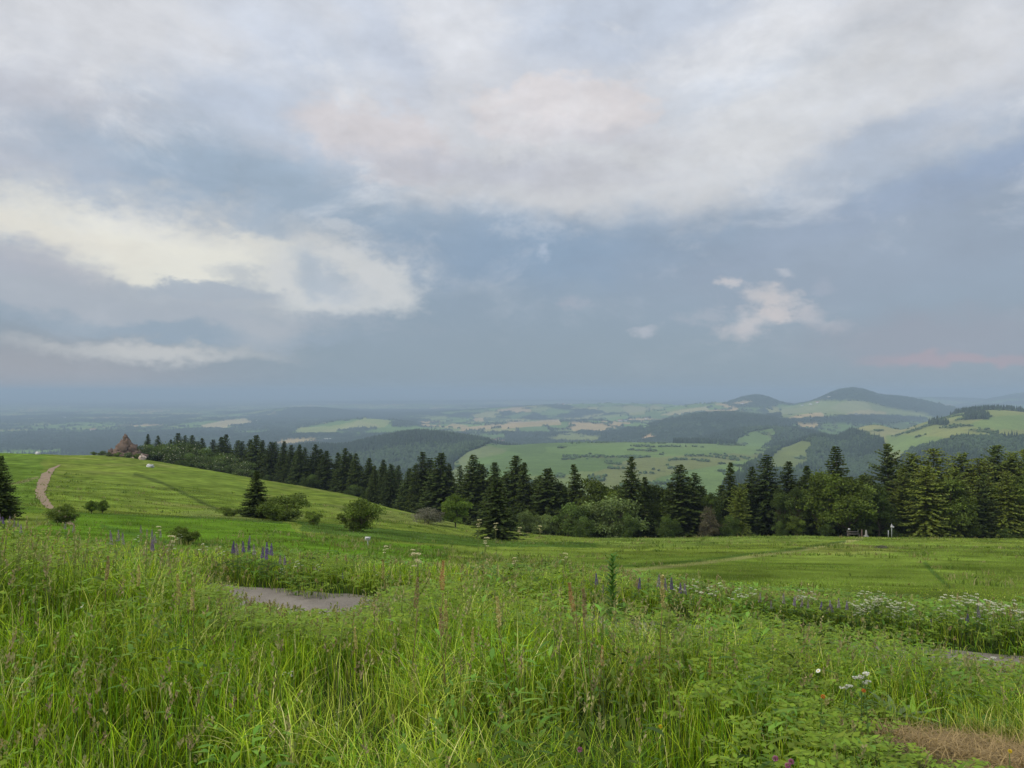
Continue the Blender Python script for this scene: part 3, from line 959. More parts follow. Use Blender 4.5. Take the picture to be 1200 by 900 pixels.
DEC = [broadleaf('maple', 9, 3.4, 0.10, 34, 9000, 0.30, (0.062, 0.098, 0.020), (0.125, 0.175, 0.036), trunk=0.2),
       broadleaf('ash', 10, 3.0, 0.08, 36, 9000, 0.30, (0.040, 0.068, 0.018), (0.085, 0.125, 0.033), trunk=0.2, egg=0.3),
       broadleaf('birch', 10, 2.6, 0.16, 32, 8000, 0.26, (0.045, 0.075, 0.022), (0.09, 0.13, 0.04), trunk=0.14, egg=0.4)]
WIL = [broadleaf('willow', 4.5, 2.7, 0.0, 30, 9000, 0.22, (0.075, 0.118, 0.042), (0.15, 0.20, 0.085), trunk=0.12, multi=4, cr=0.38),
       broadleaf('hazel', 4.0, 2.6, 0.0, 28, 8000, 0.20, (0.050, 0.088, 0.024), (0.10, 0.15, 0.045), trunk=0.10, multi=4, cr=0.38)]
BROWN = broadleaf('elder_brown', 4.5, 2.2, 0.0, 26, 6000, 0.18, (0.085, 0.075, 0.045), (0.13, 0.12, 0.07), trunk=0.1, multi=3)
ELDER = broadleaf('elder_flowering', 3.0, 2.4, 0.0, 26, 6500, 0.16, (0.055, 0.095, 0.028), (0.10, 0.15, 0.05), trunk=0.08, multi=4, blossom=(0.05, (0.55, 0.54, 0.40)))

# ------------------------------------------------------------------ solitary trees and shrubs on the meadow
tree_obj('spruce', SPR[2], 'dark spruce cut off by the left edge of the picture', 'tree', 1, 46, 533, wide=1.05)
tree_obj('spruce', SPR[2], 'small dark spruce beside low shrubs in the middle of the left meadow', 'tree', 300, 72, 551, wide=1.35)
tree_obj('spruce', SPR[3], 'lone dark conical spruce standing in front of the belt near its centre', 'tree', 584, 84, 558, wide=1.55)
RB = broadleaf('round_bush', 3.0, 2.0, 0.0, 34, 9000, 0.15, (0.075, 0.125, 0.026), (0.155, 0.21, 0.045), trunk=0.09, multi=3, cr=0.36)
tree_obj('bush', RB, 'round leafy green bush alone on the meadow left of centre', 'bush', 422, 63, 583, wide=0.98)
LT = broadleaf('round_tree', 4.5, 2.0, 0.10, 32, 9000, 0.2, (0.080, 0.145, 0.026), (0.15, 0.21, 0.04), trunk=0.12, cr=0.4)
tree_obj('round_tree', LT, 'small round bright green tree on a short trunk before the belt', 'tree', 534, 110, 580, wide=0.95)
for px, D, top, lab, w in ((330, 71, 580, 'low spreading green shrub to the right of the small meadow spruce', 1.5),
                           (368, 66, 598, 'little upright green shrub left of the round leafy bush', 0.8),
                           (268, 72, 594, 'very low green shrub left of the small meadow spruce', 1.6),
                           (73, 44, 592, 'dark green bush at the foot of the dirt path', 1.3),
                           (216, 30, 617, 'dark green bush at the meadow edge above the tall grass on the left', 1.25),
                           (1096, 19.5, 688, 'dark low shrub behind the white umbel flowers on the right', 2.2)):
    tree_obj('shrub', RB if w < 2 else WIL[1], lab, 'bush', px, D, top, wide=w)
for px, D, top, lab in ((107, 58, 586, 'tiny round meadow tree on a thin stem, left of its bushier twin'), (120, 60, 586, 'tiny bushy meadow tree, right of its thin-stemmed twin')):
    tree_obj('round_tree', LT, lab, 'tree', px, D, top, wide=1.0)
GREY = broadleaf('grey_scrub', 1.4, 1.4, 0.0, 20, 4200, 0.10, (0.105, 0.105, 0.070), (0.17, 0.16, 0.12), trunk=0.04, multi=4)
tree_obj('shrub', GREY, 'grey-brown dry shrub on the slope left of the small round tree', 'bush', 499, 108, 598, wide=1.35)
tree_obj('shrub', GREY, 'low pale grey thicket on the mown meadow at the right', 'bush', 1034, 62, 639, wide=1.9)
SAP = broadleaf('seedling', 1.0, 0.3, 0.15, 12, 500, 0.07, (0.05, 0.09, 0.02), (0.1, 0.14, 0.04), trunk=0.012)
tree_obj('seedling', SAP, 'thin little sapling alone in the mown meadow on the right', 'tree', 996, 27, 669, wide=1.0)

# ------------------------------------------------------------------ the belt of trees below the meadow
NUM = ['first', 'second', 'third', 'fourth', 'fifth', 'sixth', 'seventh', 'eighth', 'ninth', 'tenth', 'eleventh', 'twelfth', 'thirteenth', 'fourteenth']


def belt_D(px):
    return float(np.interp(px, [150, 200, 270, 300, 350, 430, 500, 560, 640, 700, 850, 1000, 1300], [262, 268, 262, 238, 214, 196, 166, 146, 132, 128, 124, 121, 124]))


BELT = [
    # (section wording, kind, [(px, top, dD, wide, proto)...])
    ('near the rocks', 'spruce', [(174, 510, 0, .8, 1), (184, 507, 2, 1.0, 0), (199, 512, 0, .8, 1), (207, 509, 3, 1.0, 2), (214, 511, -2, .9, 3)]),
    ('in the row behind the flowering hedge', 'spruce',
     [(224, 512, 0, .9, 0), (232, 514, 4, .9, 3), (240, 515, 0, .8, 1), (249, 511, 3, .9, 0), (258, 513, 0, .9, 2), (266, 510, 4, .9, 1), (275, 512, 0, 1., 0), (284, 514, 4, .9, 3), (292, 512, 0, .9, 1), (301, 511, 3, 1., 2)]),
    ('in the ranks above the left meadow', 'spruce',
     [(309, 516, 5, .8, 1), (317, 514, 0, 1., 0), (325, 519, 6, .8, 3), (333, 516, 0, .9, 1), (341, 518, 4, .9, 0), (350, 518, 0, .9, 2), (359, 520, 5, .8, 3), (367, 523, 0, 1.1, 0), (376, 527, 6, .8, 1), (385, 525, 0, 1., 2)]),
    ('in the ranks behind the round bush', 'spruce',
     [(394, 529, 4, .8, 1), (403, 527, 0, .95, 0), (412, 528, 5, .9, 3), (420, 531, 0, .9, 1), (432, 533, 3, 1., 2), (440, 541, 0, .7, 0), (448, 537, 4, .9, 1), (458, 541, 0, 1., 3), (468, 546, 4, .8, 0), (477, 550, 0, .9, 2)]),
    ('in the group left of the round tree', 'spruce',
     [(487, 544, 3, .8, 1), (496, 529, 0, .95, 0), (505, 536, 4, .9, 3), (515, 530, 0, 1.1, 2), (525, 543, 4, .8, 1)]),
    ('in the group behind the lone spruce', 'spruce',
     [(541, 545, 3, .8, 3), (551, 532, 0, 1.05, 0), (566, 543, 3, 1., 2), (578, 541, 0, .9, 1), (591, 552, 4, .9, 3), (603, 533, 0, 1.1, 0), (619, 541, 3, .8, 1)]),
    ('towering over the willow bushes', 'spruce',
     [(632, 556, 3, 1., 3), (646, 548, 1, 1.1, 2), (678, 543, 0, .7, 1), (740, 534, 0, .85, 0), (754, 558, 2, .8, 1), (784, 566, 4, 1., 2), (803, 544, -2, 1.15, 0), (815, 553, 2, 1., 3)]),
    ('rising above the right leafy trees', 'spruce',
     [(857, 541, 4, .75, 1), (882, 546, 5, .8, 0), (901, 532, 2, .85, 3), (928, 540, 6, .8, 1), (945, 545, 6, .8, 2), (982, 522, 4, .95, 0)]),
]
DARK_BACK = []
for words, kind, lst in BELT:
    for i, (px, top, dD, wd, pr) in enumerate(lst):
        lab = f'{NUM[i]} dark spruce from the left {words}'
        tree_obj(kind, SPR[pr], lab, 'tree', px + RNG.uniform(-2, 2), belt_D(px) + dD + RNG.uniform(-2, 3), top + RNG.uniform(-3, 4) * (px < 480), wide=wd * RNG.uniform(1.15, 1.5))
for i, (px, top, dD, wd, pr) in enumerate([(1044, 520, 4, 1.0, 2), (1070, 531, 6, 1.05, 1), (1096, 525, 3, 1.15, 0), (1130, 531, 5, 1.1, 1), (1147, 536, 2, 1.0, 0), (1166, 521, 5, 1.1, 2), (1187, 530, 2, 1.1, 1), (1204, 526, 5, 1.1, 0)]):
    tree_obj('larch', LAR[pr], f'{NUM[i]} tall feathery green conifer from the left in the right-hand stand', 'tree', px, belt_D(px) + dD, top, wide=wd)
for i, (px, top, dD, wd, pr) in enumerate([(865, 566, -3, .8, 1), (1013, 556, 2, 1.1, 2), (1058, 548, -2, .8, 1), (1085, 545, -5, 1.1, 0), (1118, 548, -4, .9, 1), (1152, 555, -4, .9, 2), (1180, 552, -5, .9, 0)]):
    tree_obj('larch', LAR[pr], f'{NUM[i]} shorter feathery conifer from the left at the front of the belt', 'tree', px, belt_D(px) + dD, top, wide=wd)
for i, (px, top, dD, wd, pr) in enumerate([(655, 560, 3, .9, 1), (700, 562, 3, 1., 0), (722, 564, 5, .9, 1), (768, 566, 4, .9, 0), (832, 574, -1, .8, 1), (915, 569, -2, .8, 2), (935, 566, -3, .8, 2), (967, 554, -3, .95, 0), (994, 557, -5, 1.15, 0), (1030, 562, -4, .9, 1), (1078, 556, -3, 1., 2), (1112, 560, -5, .95, 0), (1196, 556, -4, 1., 0), (1216, 548, 0, 1, 1), (1240, 540, 2, 1, 0)]):
    if px < 1210:
        tree_obj('leafy_tree', DEC[pr], f'{NUM[i]} round-crowned leafy tree from the left among the belt conifers', 'tree', px, belt_D(px) + dD, top, wide=wd)
for i in range(62):                                             # the ranks behind, seen only through gaps
    px = 215 + i * 16.5 + RNG.uniform(-6, 6)
    D = belt_D(px) + RNG.uniform(7, 14)
    top = float(np.interp(px, [215, 330, 430, 480, 560, 700, 850, 1000, 1200], [520, 524, 542, 549, 553, 568, 566, 552, 542])) + RNG.uniform(-2, 8)
    tree_obj('spruce', SPR[i % 4], 'dim dark spruce in the back rank of the belt, mostly hidden by nearer trees', 'tree', px, D, top, wide=1.6, group='hidden spruces in the back rank of the belt')
for i in range(10):
    px = 1225 + i * 30
    tree_obj('larch', LAR[i % 3], 'feathery conifer standing beyond the right edge of the picture', 'tree', px, belt_D(px) + RNG.uniform(-4, 6), 530 + RNG.uniform(-8, 8), group='conifers beyond the right edge')
for px, top, D, wd, pr, lab in ((668, 592, 118, 1.0, 1, 'rounded mid green willow bush at the foot of the belt'), (718, 584, 121, 1.15, 0, 'largest pale grey-green willow bush at the foot of the belt'),
                                (690, 590, 123, 1.0, 0, 'pale willow bush between two others at the foot of the belt'), (684, 606, 112, .8, 1, 'darker low bush in front of the pale willow bushes'),
                                (640, 604, 121, 1.2, 0, 'low spreading pale bush right of the lone spruce'), (618, 600, 122, .9, 0, 'pale low bush half hidden behind the lone spruce'),
                                (735, 603, 117, .7, 1, 'small green bush at the right of the willow bushes'), (780, 606, 118, 0.9, 1, 'low dark bush under the twin broad spruces'),
                                (855, 605, 117, .7, 1, 'low leafy bush between the brown shrub and the young larch')):
    tree_obj('bush', WIL[pr], lab, 'bush', px, D, top, wide=wd)
tree_obj('bush', BROWN, 'brownish dry-looking bush at the foot of the belt right of centre', 'bush', 832, 117, 598, wide=0.9)
for i, (px, top, D) in enumerate([(176, 522, 246), (190, 523, 247), (205, 527, 244), (222, 532, 240), (238, 536, 236), (252, 541, 232), (266, 546, 228), (280, 550, 224), (212, 521, 254), (240, 527, 250), (262, 534, 245), (285, 543, 232), (298, 552, 220), (168, 523, 240)]):
    tree_obj('hedge_shrub', ELDER if i % 3 else WIL[1], f'pale flowering shrub in the hedge between the rocks and the spruces', 'bush', px, D, top, wide=1.2, group='hedge shrubs between rocks and spruces')
for i in range(9):
    px = 312 + i * 21 + RNG.uniform(-9, 9); D = belt_D(px) - 5 + RNG.uniform(-1, 4)
    tree_obj('hedge_shrub', WIL[1], f'{NUM[i]} light shrub from the left below the spruces over the left meadow', 'bush', px, D, height=RNG.uniform(1.2, 3.4), wide=RNG.uniform(.7, 1.5))
for i in range(9):
    px = 905 + i * 34 + RNG.uniform(-13, 13); D = belt_D(px) - 6 + RNG.uniform(-1, 3)
    tree_obj('hedge_shrub', DEC[0] if i % 2 else WIL[1], f'{NUM[i]} dark undergrowth shrub from the left under the right-hand trees', 'bush', px, D, height=RNG.uniform(1.2, 3.8), wide=RNG.uniform(.8, 1.6))

# ------------------------------------------------------------------ woods on the hills
def woods():
    out_mb = MB()
    n = 420000
    s = RNG.uniform(-0.82, 0.82, n)
    # more candidates where trees would show apart
    yy = np.exp(RNG.uniform(math.log(1150), math.log(7500), n))
    xx = s * yy
    keep = RNG.random(n) < np.clip((yy / 3000) ** 0.6, 0.25, 1) * 0.62
    xx, yy = xx[keep], yy[keep]
    z = H(xx, yy)
    px, py, _ = proj(xx, yy, z)
    _, fo = cover(xx, yy, z)
    scb = SCRUB[0] & (RNG.random(len(xx)) < 0.5)
    keep = (fo | scb) & (py < 600)
    xx, yy, z, scb = xx[keep], yy[keep], z[keep], scb[keep]
    n = len(xx)
    sc = 1 + np.clip((yy - 2500) / 3000, 0, 2)
    kind = vnoise(xx / 220, yy / 220, 77) + RNG.normal(0, 0.12, n)          # leafy or spruce
    con = (kind > 0.45) & ~scb
    hgt = np.where(con, RNG.uniform(13, 22, n), RNG.uniform(9, 15, n)) * (0.6 + 0.4 * np.minimum(sc, 1.6)) * np.where(scb, 0.45, 1)
    lone = RNG.random(n)
    rad = np.where(con, 3.4, 5.2) * RNG.uniform(0.8, 1.25, n) * sc * np.where(scb, 0.7, 1)
    K = 6
    th = np.arange(K) * 2 * np.pi / K + RNG.random((n, 1)) * 6
    prof = np.where(con[:, None], np.array([[0.08, 1.0], [0.5, 0.58], [1.0, 0.0]])[:, :1].T, np.array([[0.1, .8], [0.55, 1.0], [1.0, .0]])[:, :1].T)
    rp = np.where(con[:, None], np.array([[1.0, 0.58]]), np.array([[0.8, 1.0]]))
    rings = []
    for i in range(2):
        rr = rad[:, None] * rp[:, i:i + 1] * RNG.uniform(0.75, 1.2, (n, K))
        rings.append(np.stack([xx[:, None] + rr * np.cos(th), yy[:, None] + rr * np.sin(th), (z + hgt * prof[:, i])[:, None] + RNG.normal(0, 0.7, (n, K))], -1))
    tip = np.stack([xx, yy, z + hgt * np.where(con, 1.0, 0.95)], -1)[:, None, :]
    V = np.concatenate([rings[0], rings[1], tip], 1).reshape(-1, 3)
    b = (np.arange(n) * (2 * K + 1))[:, None, None]
    q = np.array([(i, (i + 1) % K, K + (i + 1) % K, K + i) for i in range(K)])
    t = np.array([(K + i, K + (i + 1) % K, 2 * K) for i in range(K)])
    Q = (b + q[None]).reshape(-1, 4); T = (b + t[None]).reshape(-1, 3)
    base = np.where(con[:, None], np.array([[0.022, 0.038, 0.018]]), np.array([[0.036, 0.060, 0.022]]))
    base = base * RNG.uniform(0.65, 1.45, (n, 1)) * np.where(scb, 1.5, 1.0)[:, None]
    C = np.repeat(base[:, None, :], 2 * K + 1, 1).reshape(-1, 3)
    print('woods trees', n)
    return np_mesh('woods', V, Q, [M_FARTREE], C, True, T)


put('distant_woods', woods(), kind='stuff', label='woods, hedges and scrub covering the distant hills')


# ------------------------------------------------------------------ paths
def ribbon_path(name, pts, widths, mat, lift, label, seg=60, cross=7, rag=0.15, seed=1):
    pts = np.array(pts, float)
    t = np.linspace(0, 1, len(pts)); T = np.linspace(0, 1, seg)
    X, Y = np.interp(T, t, pts[:, 0]), np.interp(T, t, pts[:, 1])
    k = np.array([1, 2, 3, 2, 1.0]); k /= k.sum()
    for _ in range(2):
        X = np.convolve(np.pad(X, 2, mode='reflect', reflect_type='odd'), k, 'valid'); Y = np.convolve(np.pad(Y, 2, mode='reflect', reflect_type='odd'), k, 'valid')
    Wd = np.interp(T, t, widths)
    dx, dy = np.gradient(X), np.gradient(Y)
    L = np.hypot(dx, dy); nx, ny = -dy / L, dx / L
    V = []
    for j, c in enumerate(np.linspace(-0.5, 0.5, cross)):
        w = Wd * c * (1 + rag * (fbmn(T * 60 + j * 0 + (c > 0) * 50, T * 0 + seed, 3, 9) - 0.5) * 2 * (abs(c) > 0.4))
        x, y = X + nx * w, Y + ny * w
        V.append(np.stack([x, y, H(x, y) + lift], 1))
    V = np.stack(V, 1).reshape(-1, 3)
    Q = grid_quads(seg, cross)
    return put(name, np_mesh(name, V, Q, [mat], None, True), kind='structure', label=label)


ASPH = plain_mat('worn_asphalt', (0.200, 0.178, 0.148), 0.9, 2.2, 1.1, 0.6, 40)
DIRT = plain_mat('trodden_dirt', (0.20, 0.145, 0.09), 0.95, 0.8, 0.9, 0.2, 8)
xs = np.linspace(-13, 13, 40)
ribbon_path('asphalt_path', [(a, float(path_y(a))) for a in xs], list(np.interp(xs, [-5, 1, 4], [1.5, 1.3, 0.95])), ASPH, 0.02, 'narrow grey asphalt footpath half hidden in tall grass', seg=220, cross=9, rag=0.12)
pp = [(70, 545), (61, 549), (53, 559), (50, 568), (47, 576), (49, 584), (56, 592), (64, 598), (75, 606), (84, 616)]


def on_ground(px, py, d0=14.0, d1=260.0):
    D = np.exp(np.linspace(math.log(d0), math.log(d1), 1500))
    a, b = (px - CX) / F, (CY - py) / F
    X, Y, Z = a * D, (cp - b * sp_) * D, (sp_ + b * cp) * D
    g = H(X, Y)
    hit = np.nonzero(Z < g)[0]
    i = hit[0] if len(hit) else len(D) - 1
    return float(X[i]), float(Y[i])


ribbon_path('dirt_path', [on_ground(*q) for q in pp], [0.4, 1.0, 1.6, 1.4, 1.0, .9, .7, .55, .4, .3], DIRT, 0.05, 'pinkish trodden dirt path climbing the left meadow', seg=160, rag=0.3)

# ------------------------------------------------------------------ rocks, signs, bench, houses
ROCKM = plain_mat('basalt_rock', (0.125, 0.088, 0.066), 0.95, 0.9, 0.9, 0.8, 3.0)


def rock_mesh(name, lumps, seed):
    """rugged outcrop: many chiselled boulders pushed together"""
    rg = np.random.default_rng(seed)
    mb = MB()
    for (cx, cy, cz, rx, ry, rz) in lumps:
        nu, nv = 12, 9
        th = np.linspace(0, 2 * np.pi, nu, endpoint=False)[None, :] + rg.random((nv, 1)) * 0.3
        ph = np.linspace(0.05, np.pi - 0.05, nv)[:, None]
        d = np.stack([np.sin(ph) * np.cos(th), np.sin(ph) * np.sin(th), np.cos(ph) + 0 * th], -1)
        p = 0.75
        d = np.sign(d) * np.abs(d) ** p
        r = 1 + rg.normal(0, 0.24, (nv, nu))
        V = d * r[..., None] * np.array([rx, ry, rz]) + np.array([cx, cy, cz])
        V = V.reshape(-1, 3)
        Q = [(i * nu + j, (i + 1) * nu + j, (i + 1) * nu + (j + 1) % nu, i * nu + (j + 1) % nu) for i in range(nv - 1) for j in range(nu)]
        tp, bt = len(V), len(V) + 1
        V = np.vstack([V, V[:nu].mean(0), V[-nu:].mean(0)])
        T = [(j, (j + 1) % nu, tp) for j in range(nu)] + [((nv - 1) * nu + (j + 1) % nu, (nv - 1) * nu + j, bt) for j in range(nu)]
        mb.add(V, Q, T)
    return mb.mesh(name, [ROCKM])


x0, y0, z0 = ground_at(146, 236)
S = 236 / F
lum = [(0, 0, 2.2, 2.2, 2, 2.6), (0.4, 0.2, 4.0, 1.1, 1.2, 1.7), (0.2, 0, 5.5, .55, .6, 1.2), (-1.6, 0, 1.4, 1.4, 1.5, 1.7), (-2.6, 0.3, 0.9, 1.2, 1.3, 1.3),
       (1.9, 0.2, 1.7, 1.5, 1.4, 1.8), (3.2, 0.2, 0.9, 1.5, 1.3, 1.2), (4.4, 0, 0.5, 1.4, 1.4, .8), (-3.6, 0, 0.5, 1.2, 1.1, .8), (1.0, -1.2, 0.8, 1.6, 1.2, 1.1), (-.8, -1.4, 0.7, 1.3, 1.1, 1.2), (5.6, .3, .2, 1.2, 1.2, .6)]
put('rock_outcrop', rock_mesh('rock_outcrop', lum, 3), loc=(x0, y0, z0 - 0.2), label='jagged reddish brown rock outcrop with a pointed top on the left hill crest', category='rock')
x1, y1, z1 = ground_at(130, 236)
put('boulder', rock_mesh('boulder', [(0, 0, 0.9, .7, .7, 1.3), (.5, .1, .4, .7, .6, .7)], 5), loc=(x1, y1, z1 - 0.1), label='small upright brown rock just left of the jagged outcrop', category='rock')
CAIRN = plain_mat('sandy_rock', (0.42, 0.33, 0.27), 0.9, 2, 0.5, 0.4, 6)
for i, (px, D, w) in enumerate([(163, 234, 1.6), (166, 228, .8)]):
    x, y, z = ground_at(px, D)
    me = rock_mesh('pale_boulder', [(0, 0, 0.4, w, 1, .8), (w * .6, 0.2, .3, w * .6, .8, .5)], 9 + i)
    me.materials[0] = CAIRN
    put('boulder', me, loc=(x, y, z), label=['broad pale pinkish boulder at the right foot of the jagged outcrop', 'smaller pale boulder in the shrubs right of the outcrop'][i], category='rock')
# low herbs around the rocks
for i, (px, D, h, w) in enumerate([(110, 238, 1.1, 1.3), (120, 236, 1.3, 1.3), (138, 231, 1.4, 1.1), (150, 230, 1.5, 1.2), (160, 231, 1.6, 1.1), (128, 232, 1.2, 1.2)]):
    tree_obj('shrub', ELDER if i % 2 else RB, 'low scrubby shrub along the foot of the jagged rock outcrop', 'bush', px, D, height=h, wide=w, group='low shrubs below the rock outcrop')

WHITE = plain_mat('white_paint', (0.45, 0.45, 0.44), 0.5, 3, 0.1)
WOOD = plain_mat('weathered_wood', (0.085, 0.075, 0.062), 0.85, 5, 0.5, 0.3, 25)
STEEL = plain_mat('galvanised_steel', (0.35, 0.36, 0.37), 0.5, 5, 0.2)
STONE = plain_mat('pale_stone', (0.24, 0.235, 0.21), 0.85, 4, 0.35, 0.3, 12)
DARKP = plain_mat('dark_print', (0.05, 0.055, 0.06), 0.6, 5, 0.1)


def bx(name, parts, mat, parent):
    mb = MB()
    for a in parts:
        V, Q = box(*a); mb.add(V, Q)
    me = mb.mesh(name, [mat])
    o = put(name, me, parent)
    return o


def thing(name, px, D, label, cat, group=None, rz=0.0):
    x, y, z = ground_at(px, D)
    o = bpy.data.objects.new(name, None)
    COL.objects.link(o)
    o.empty_display_size = 0.3
    o.location = (x, y, z); o.rotation_euler = (0, 0, rz)
    o['label'] = label; o['category'] = cat
    if group: o['group'] = group
    return o


t = thing('signboard', 431, 37, 'small white sign on a thin post in the meadow beside the trail', 'sign')
bx('post', [(0, 0, 0.28, 0.035, 0.035, 0.60)], STEEL, t)
bx('board', [(0, -0.03, 0.50, 0.26, 0.02, 0.17)], WHITE, t)
bx('arrow', [(0.02, -0.0445, 0.50, 0.11, 0.004, 0.022), (-0.05, -0.0445, 0.50, 0.03, 0.004, 0.06)], DARKP, t)
t = thing('signboard', 1045, 107, 'white notice sign on a tall thin post before the right-hand trees', 'sign')
bx('post', [(0, 0, 1.0, 0.07, 0.07, 2.1)], STEEL, t)
bx('board', [(0, -0.07, 1.65, 0.36, 0.03, 0.30)], WHITE, t)
bx('board', [(0.20, -0.11, 1.60, 0.18, 0.03, 0.16)], WHITE, t)
t = thing('marker_post', 1041, 109, 'thin grey marker post just left of the white notice sign', 'post')
bx('post', [(0, 0, 0.5, 0.08, 0.08, 1.0)], STEEL, t)
bx('cap', [(0, 0, 1.03, 0.11, 0.11, 0.06)], WHITE, t)
t = thing('wayside_stone', 1015, 112, 'pale upright stone monument in front of the dark trees', 'monument')
mb = MB(); mb.add(*tube([(0, 0, 0.25), (0.02, 0, 0.7), (0, 0, 1.1), (0, 0, 1.35)], [.27, .22, .17, .10], 8))
put('shaft', mb.mesh('shaft', [STONE]), t)
t.scale = (0.75, 0.75, 0.75)
bx('plinth', [(0, 0, 0.12, 0.8, 0.6, 0.28)], STONE, t)
t = thing('wayside_stone', 1010, 113, 'narrow dark stone post close beside the pale stone monument', 'monument')
mb = MB(); mb.add(*tube([(0, 0, 0.0), (0, 0, 0.6), (0, 0, 1.1)], [.13, .12, .09], 8))
put('shaft', mb.mesh('shaft', [ROCKM]), t)
t = thing('park_bench', 1000, 112, 'low weathered wooden bench by the trail end before the trees', 'bench')
bx('seat', [(0, 0, 0.45, 1.7, 0.42, 0.06)], WOOD, t)
bx('backrest', [(0, 0.2, 0.72, 1.7, 0.05, 0.16)], WOOD, t)
for sx in (-0.8, 0.8):
    bx('leg', [(sx, 0, 0.21, 0.12, 0.36, 0.42), (sx, 0.21, 0.62, 0.08, 0.05, 0.8)], WOOD, t)
t = thing('signboard', 995, 113, 'tiny white sign on a short post behind the wooden bench', 'sign')
bx('post', [(0, 0, 0.6, 0.06, 0.06, 1.2)], WOOD, t)
bx('board', [(0, -0.05, 1.15, 0.32, 0.03, 0.26)], WHITE, t)
for px, D, w, lab in ((175, 196, 1.3, 'white boulder on the grass slope below the jagged outcrop'), (44, 222, .9, 'small white stone on the grass near the left hill crest')):
    x, y, z = ground_at(px, D)
    me = rock_mesh('white_stone', [(0, 0, .25, w * .6, .4, .45), (w * .4, .1, .15, w * .4, .3, .3)], int(px))
    me.materials[0] = WHITE
    put('boulder', me, loc=(x, y, z), label=lab, category='rock')


def house(px, D, L=14, Wd=9, Hh=5, label='', group=None, wall=0, roof=0, rz=0.0):
    t = thing('house', px, D, label, 'house', group, rz)
    t.location.z += 1.0
    bx('wall', [(0, 0, Hh / 2, L, Wd, Hh + 2)], HW[wall], t)
    a = Hh + 1; r = Wd * 0.42
    V = np.array([(-L / 2 - .5, -Wd / 2 - .5, a - .1), (L / 2 + .5, -Wd / 2 - .5, a - .1), (L / 2 + .5, Wd / 2 + .5, a - .1), (-L / 2 - .5, Wd / 2 + .5, a - .1),
                  (-L / 2 - .5, 0, a + r), (L / 2 + .5, 0, a + r)])
    me = np_mesh('roof', V, [(0, 1, 5, 4), (2, 3, 4, 5), (0, 3, 2, 1)], [HR[roof]], None, False, [(0, 4, 3), (1, 2, 5)])
    put('roof', me, t)
    V = [((i - 1.5) * L / 4.4, -Wd / 2 - 0.05, Hh * 0.55, L * 0.08, 0.06, Hh * 0.3) for i in range(4)]
    for v in V:
        bx('window', [v], DARKP, t)


HW = [plain_mat('white_render', (0.78, 0.77, 0.74), 0.8, 1, 0.1), plain_mat('cream_render', (0.60, 0.54, 0.42), 0.8, 1, 0.1)]
HR = [plain_mat('red_tiles', (0.30, 0.12, 0.08), 0.8, 2, 0.3), plain_mat('dark_slates', (0.10, 0.10, 0.11), 0.7, 2, 0.3), plain_mat('grey_metal_roof', (0.5, 0.5, 0.5), 0.6, 2, 0.2)]
VILL = [
    ('white farmhouse in the hamlet on the green fields above the spruces', 'houses of the hamlet above the left spruces',
     [(370, 4300, 30), (377, 4350, 45), (384, 4500, 40), (393, 4400, 16), (398, 4600, 14), (427, 4500, 18), (432, 4600, 26), (442, 4200, 26), (446, 4300, 18), (452, 4700, 14), (375, 4900, 14)]),
    ('house in the red-roofed village behind the wooded hill', 'houses of the red-roofed village',
     [(566, 4300, 16), (569, 4450, 22), (572, 4250, 26), (576, 4350, 20), (579, 4500, 22), (583, 4300, 18), (587, 4250, 20), (580, 4150, 18), (574, 4600, 16), (590, 4400, 16), (584, 4600, 18), (596, 4200, 16)]),
    ('small pale house on the far shoulder between the two round hills', 'houses between the two round hills',
     [(870, 7000, 26), (877, 6900, 22), (950, 6700, 24), (958, 6600, 26), (964, 6700, 30), (972, 6600, 28), (980, 6700, 22), (1003, 5300, 20), (1008, 5200, 24), (1014, 5300, 20), (940, 6900, 20)]),
    ('pale farm building among the fields left of the round hills', 'farm buildings left of the round hills',
     [(727, 6300, 40), (733, 6500, 20), (745, 6600, 24), (778, 5200, 18), (786, 5000, 14), (757, 6800, 20), (660, 9500, 40), (668, 9700, 50), (655, 9300, 30)]),
    ('white house among the trees of the valley below the belt', 'white houses in the valley woods',
     [(632, 900, 14), (827, 800, 12), (833, 830, 10), (731, 4600, 14), (738, 4500, 14), (622, 4300, 16)]),
    ('pale building far off on the hazy plain at the left', 'buildings on the hazy left plain',
     [(109, 5600, 50), (74, 8500, 60), (372, 6500, 26), (340, 5600, 20), (162, 7500, 40), (300, 7400, 24), (318, 7300, 20)]),
]
for lab, grp, lst in VILL:
    for i, (px, D, L) in enumerate(lst):
        house(px, D, L=L, Wd=9 + L * 0.15, Hh=6 + (L > 24) * 2, label=lab, group=grp, wall=(i % 3 == 2) * 1, roof=(0 if 'red' in lab else (i % 3)), rz=RNG.uniform(-0.5, 0.5))

# ------------------------------------------------------------------ the tall grass and herbs of the bank (stuff)
def scatter(y0, y1, rho, margin=1.5, sidek=0.70):
    """random ground points inside the view, density per square metre"""
    A = (y1 - y0) * (2 * (sidek * (y0 + y1) / 2 + margin))
    n = int(A * rho)
    yy = RNG.uniform(y0, y1, int(n * 1.6)); hw = sidek * yy + margin
    keep = RNG.random(len(yy)) < hw / (sidek * y1 + margin)
    yy = yy[keep][:n]; hw = hw[keep][:n]
    return RNG.uniform(-1, 1, len(yy)) * hw, yy


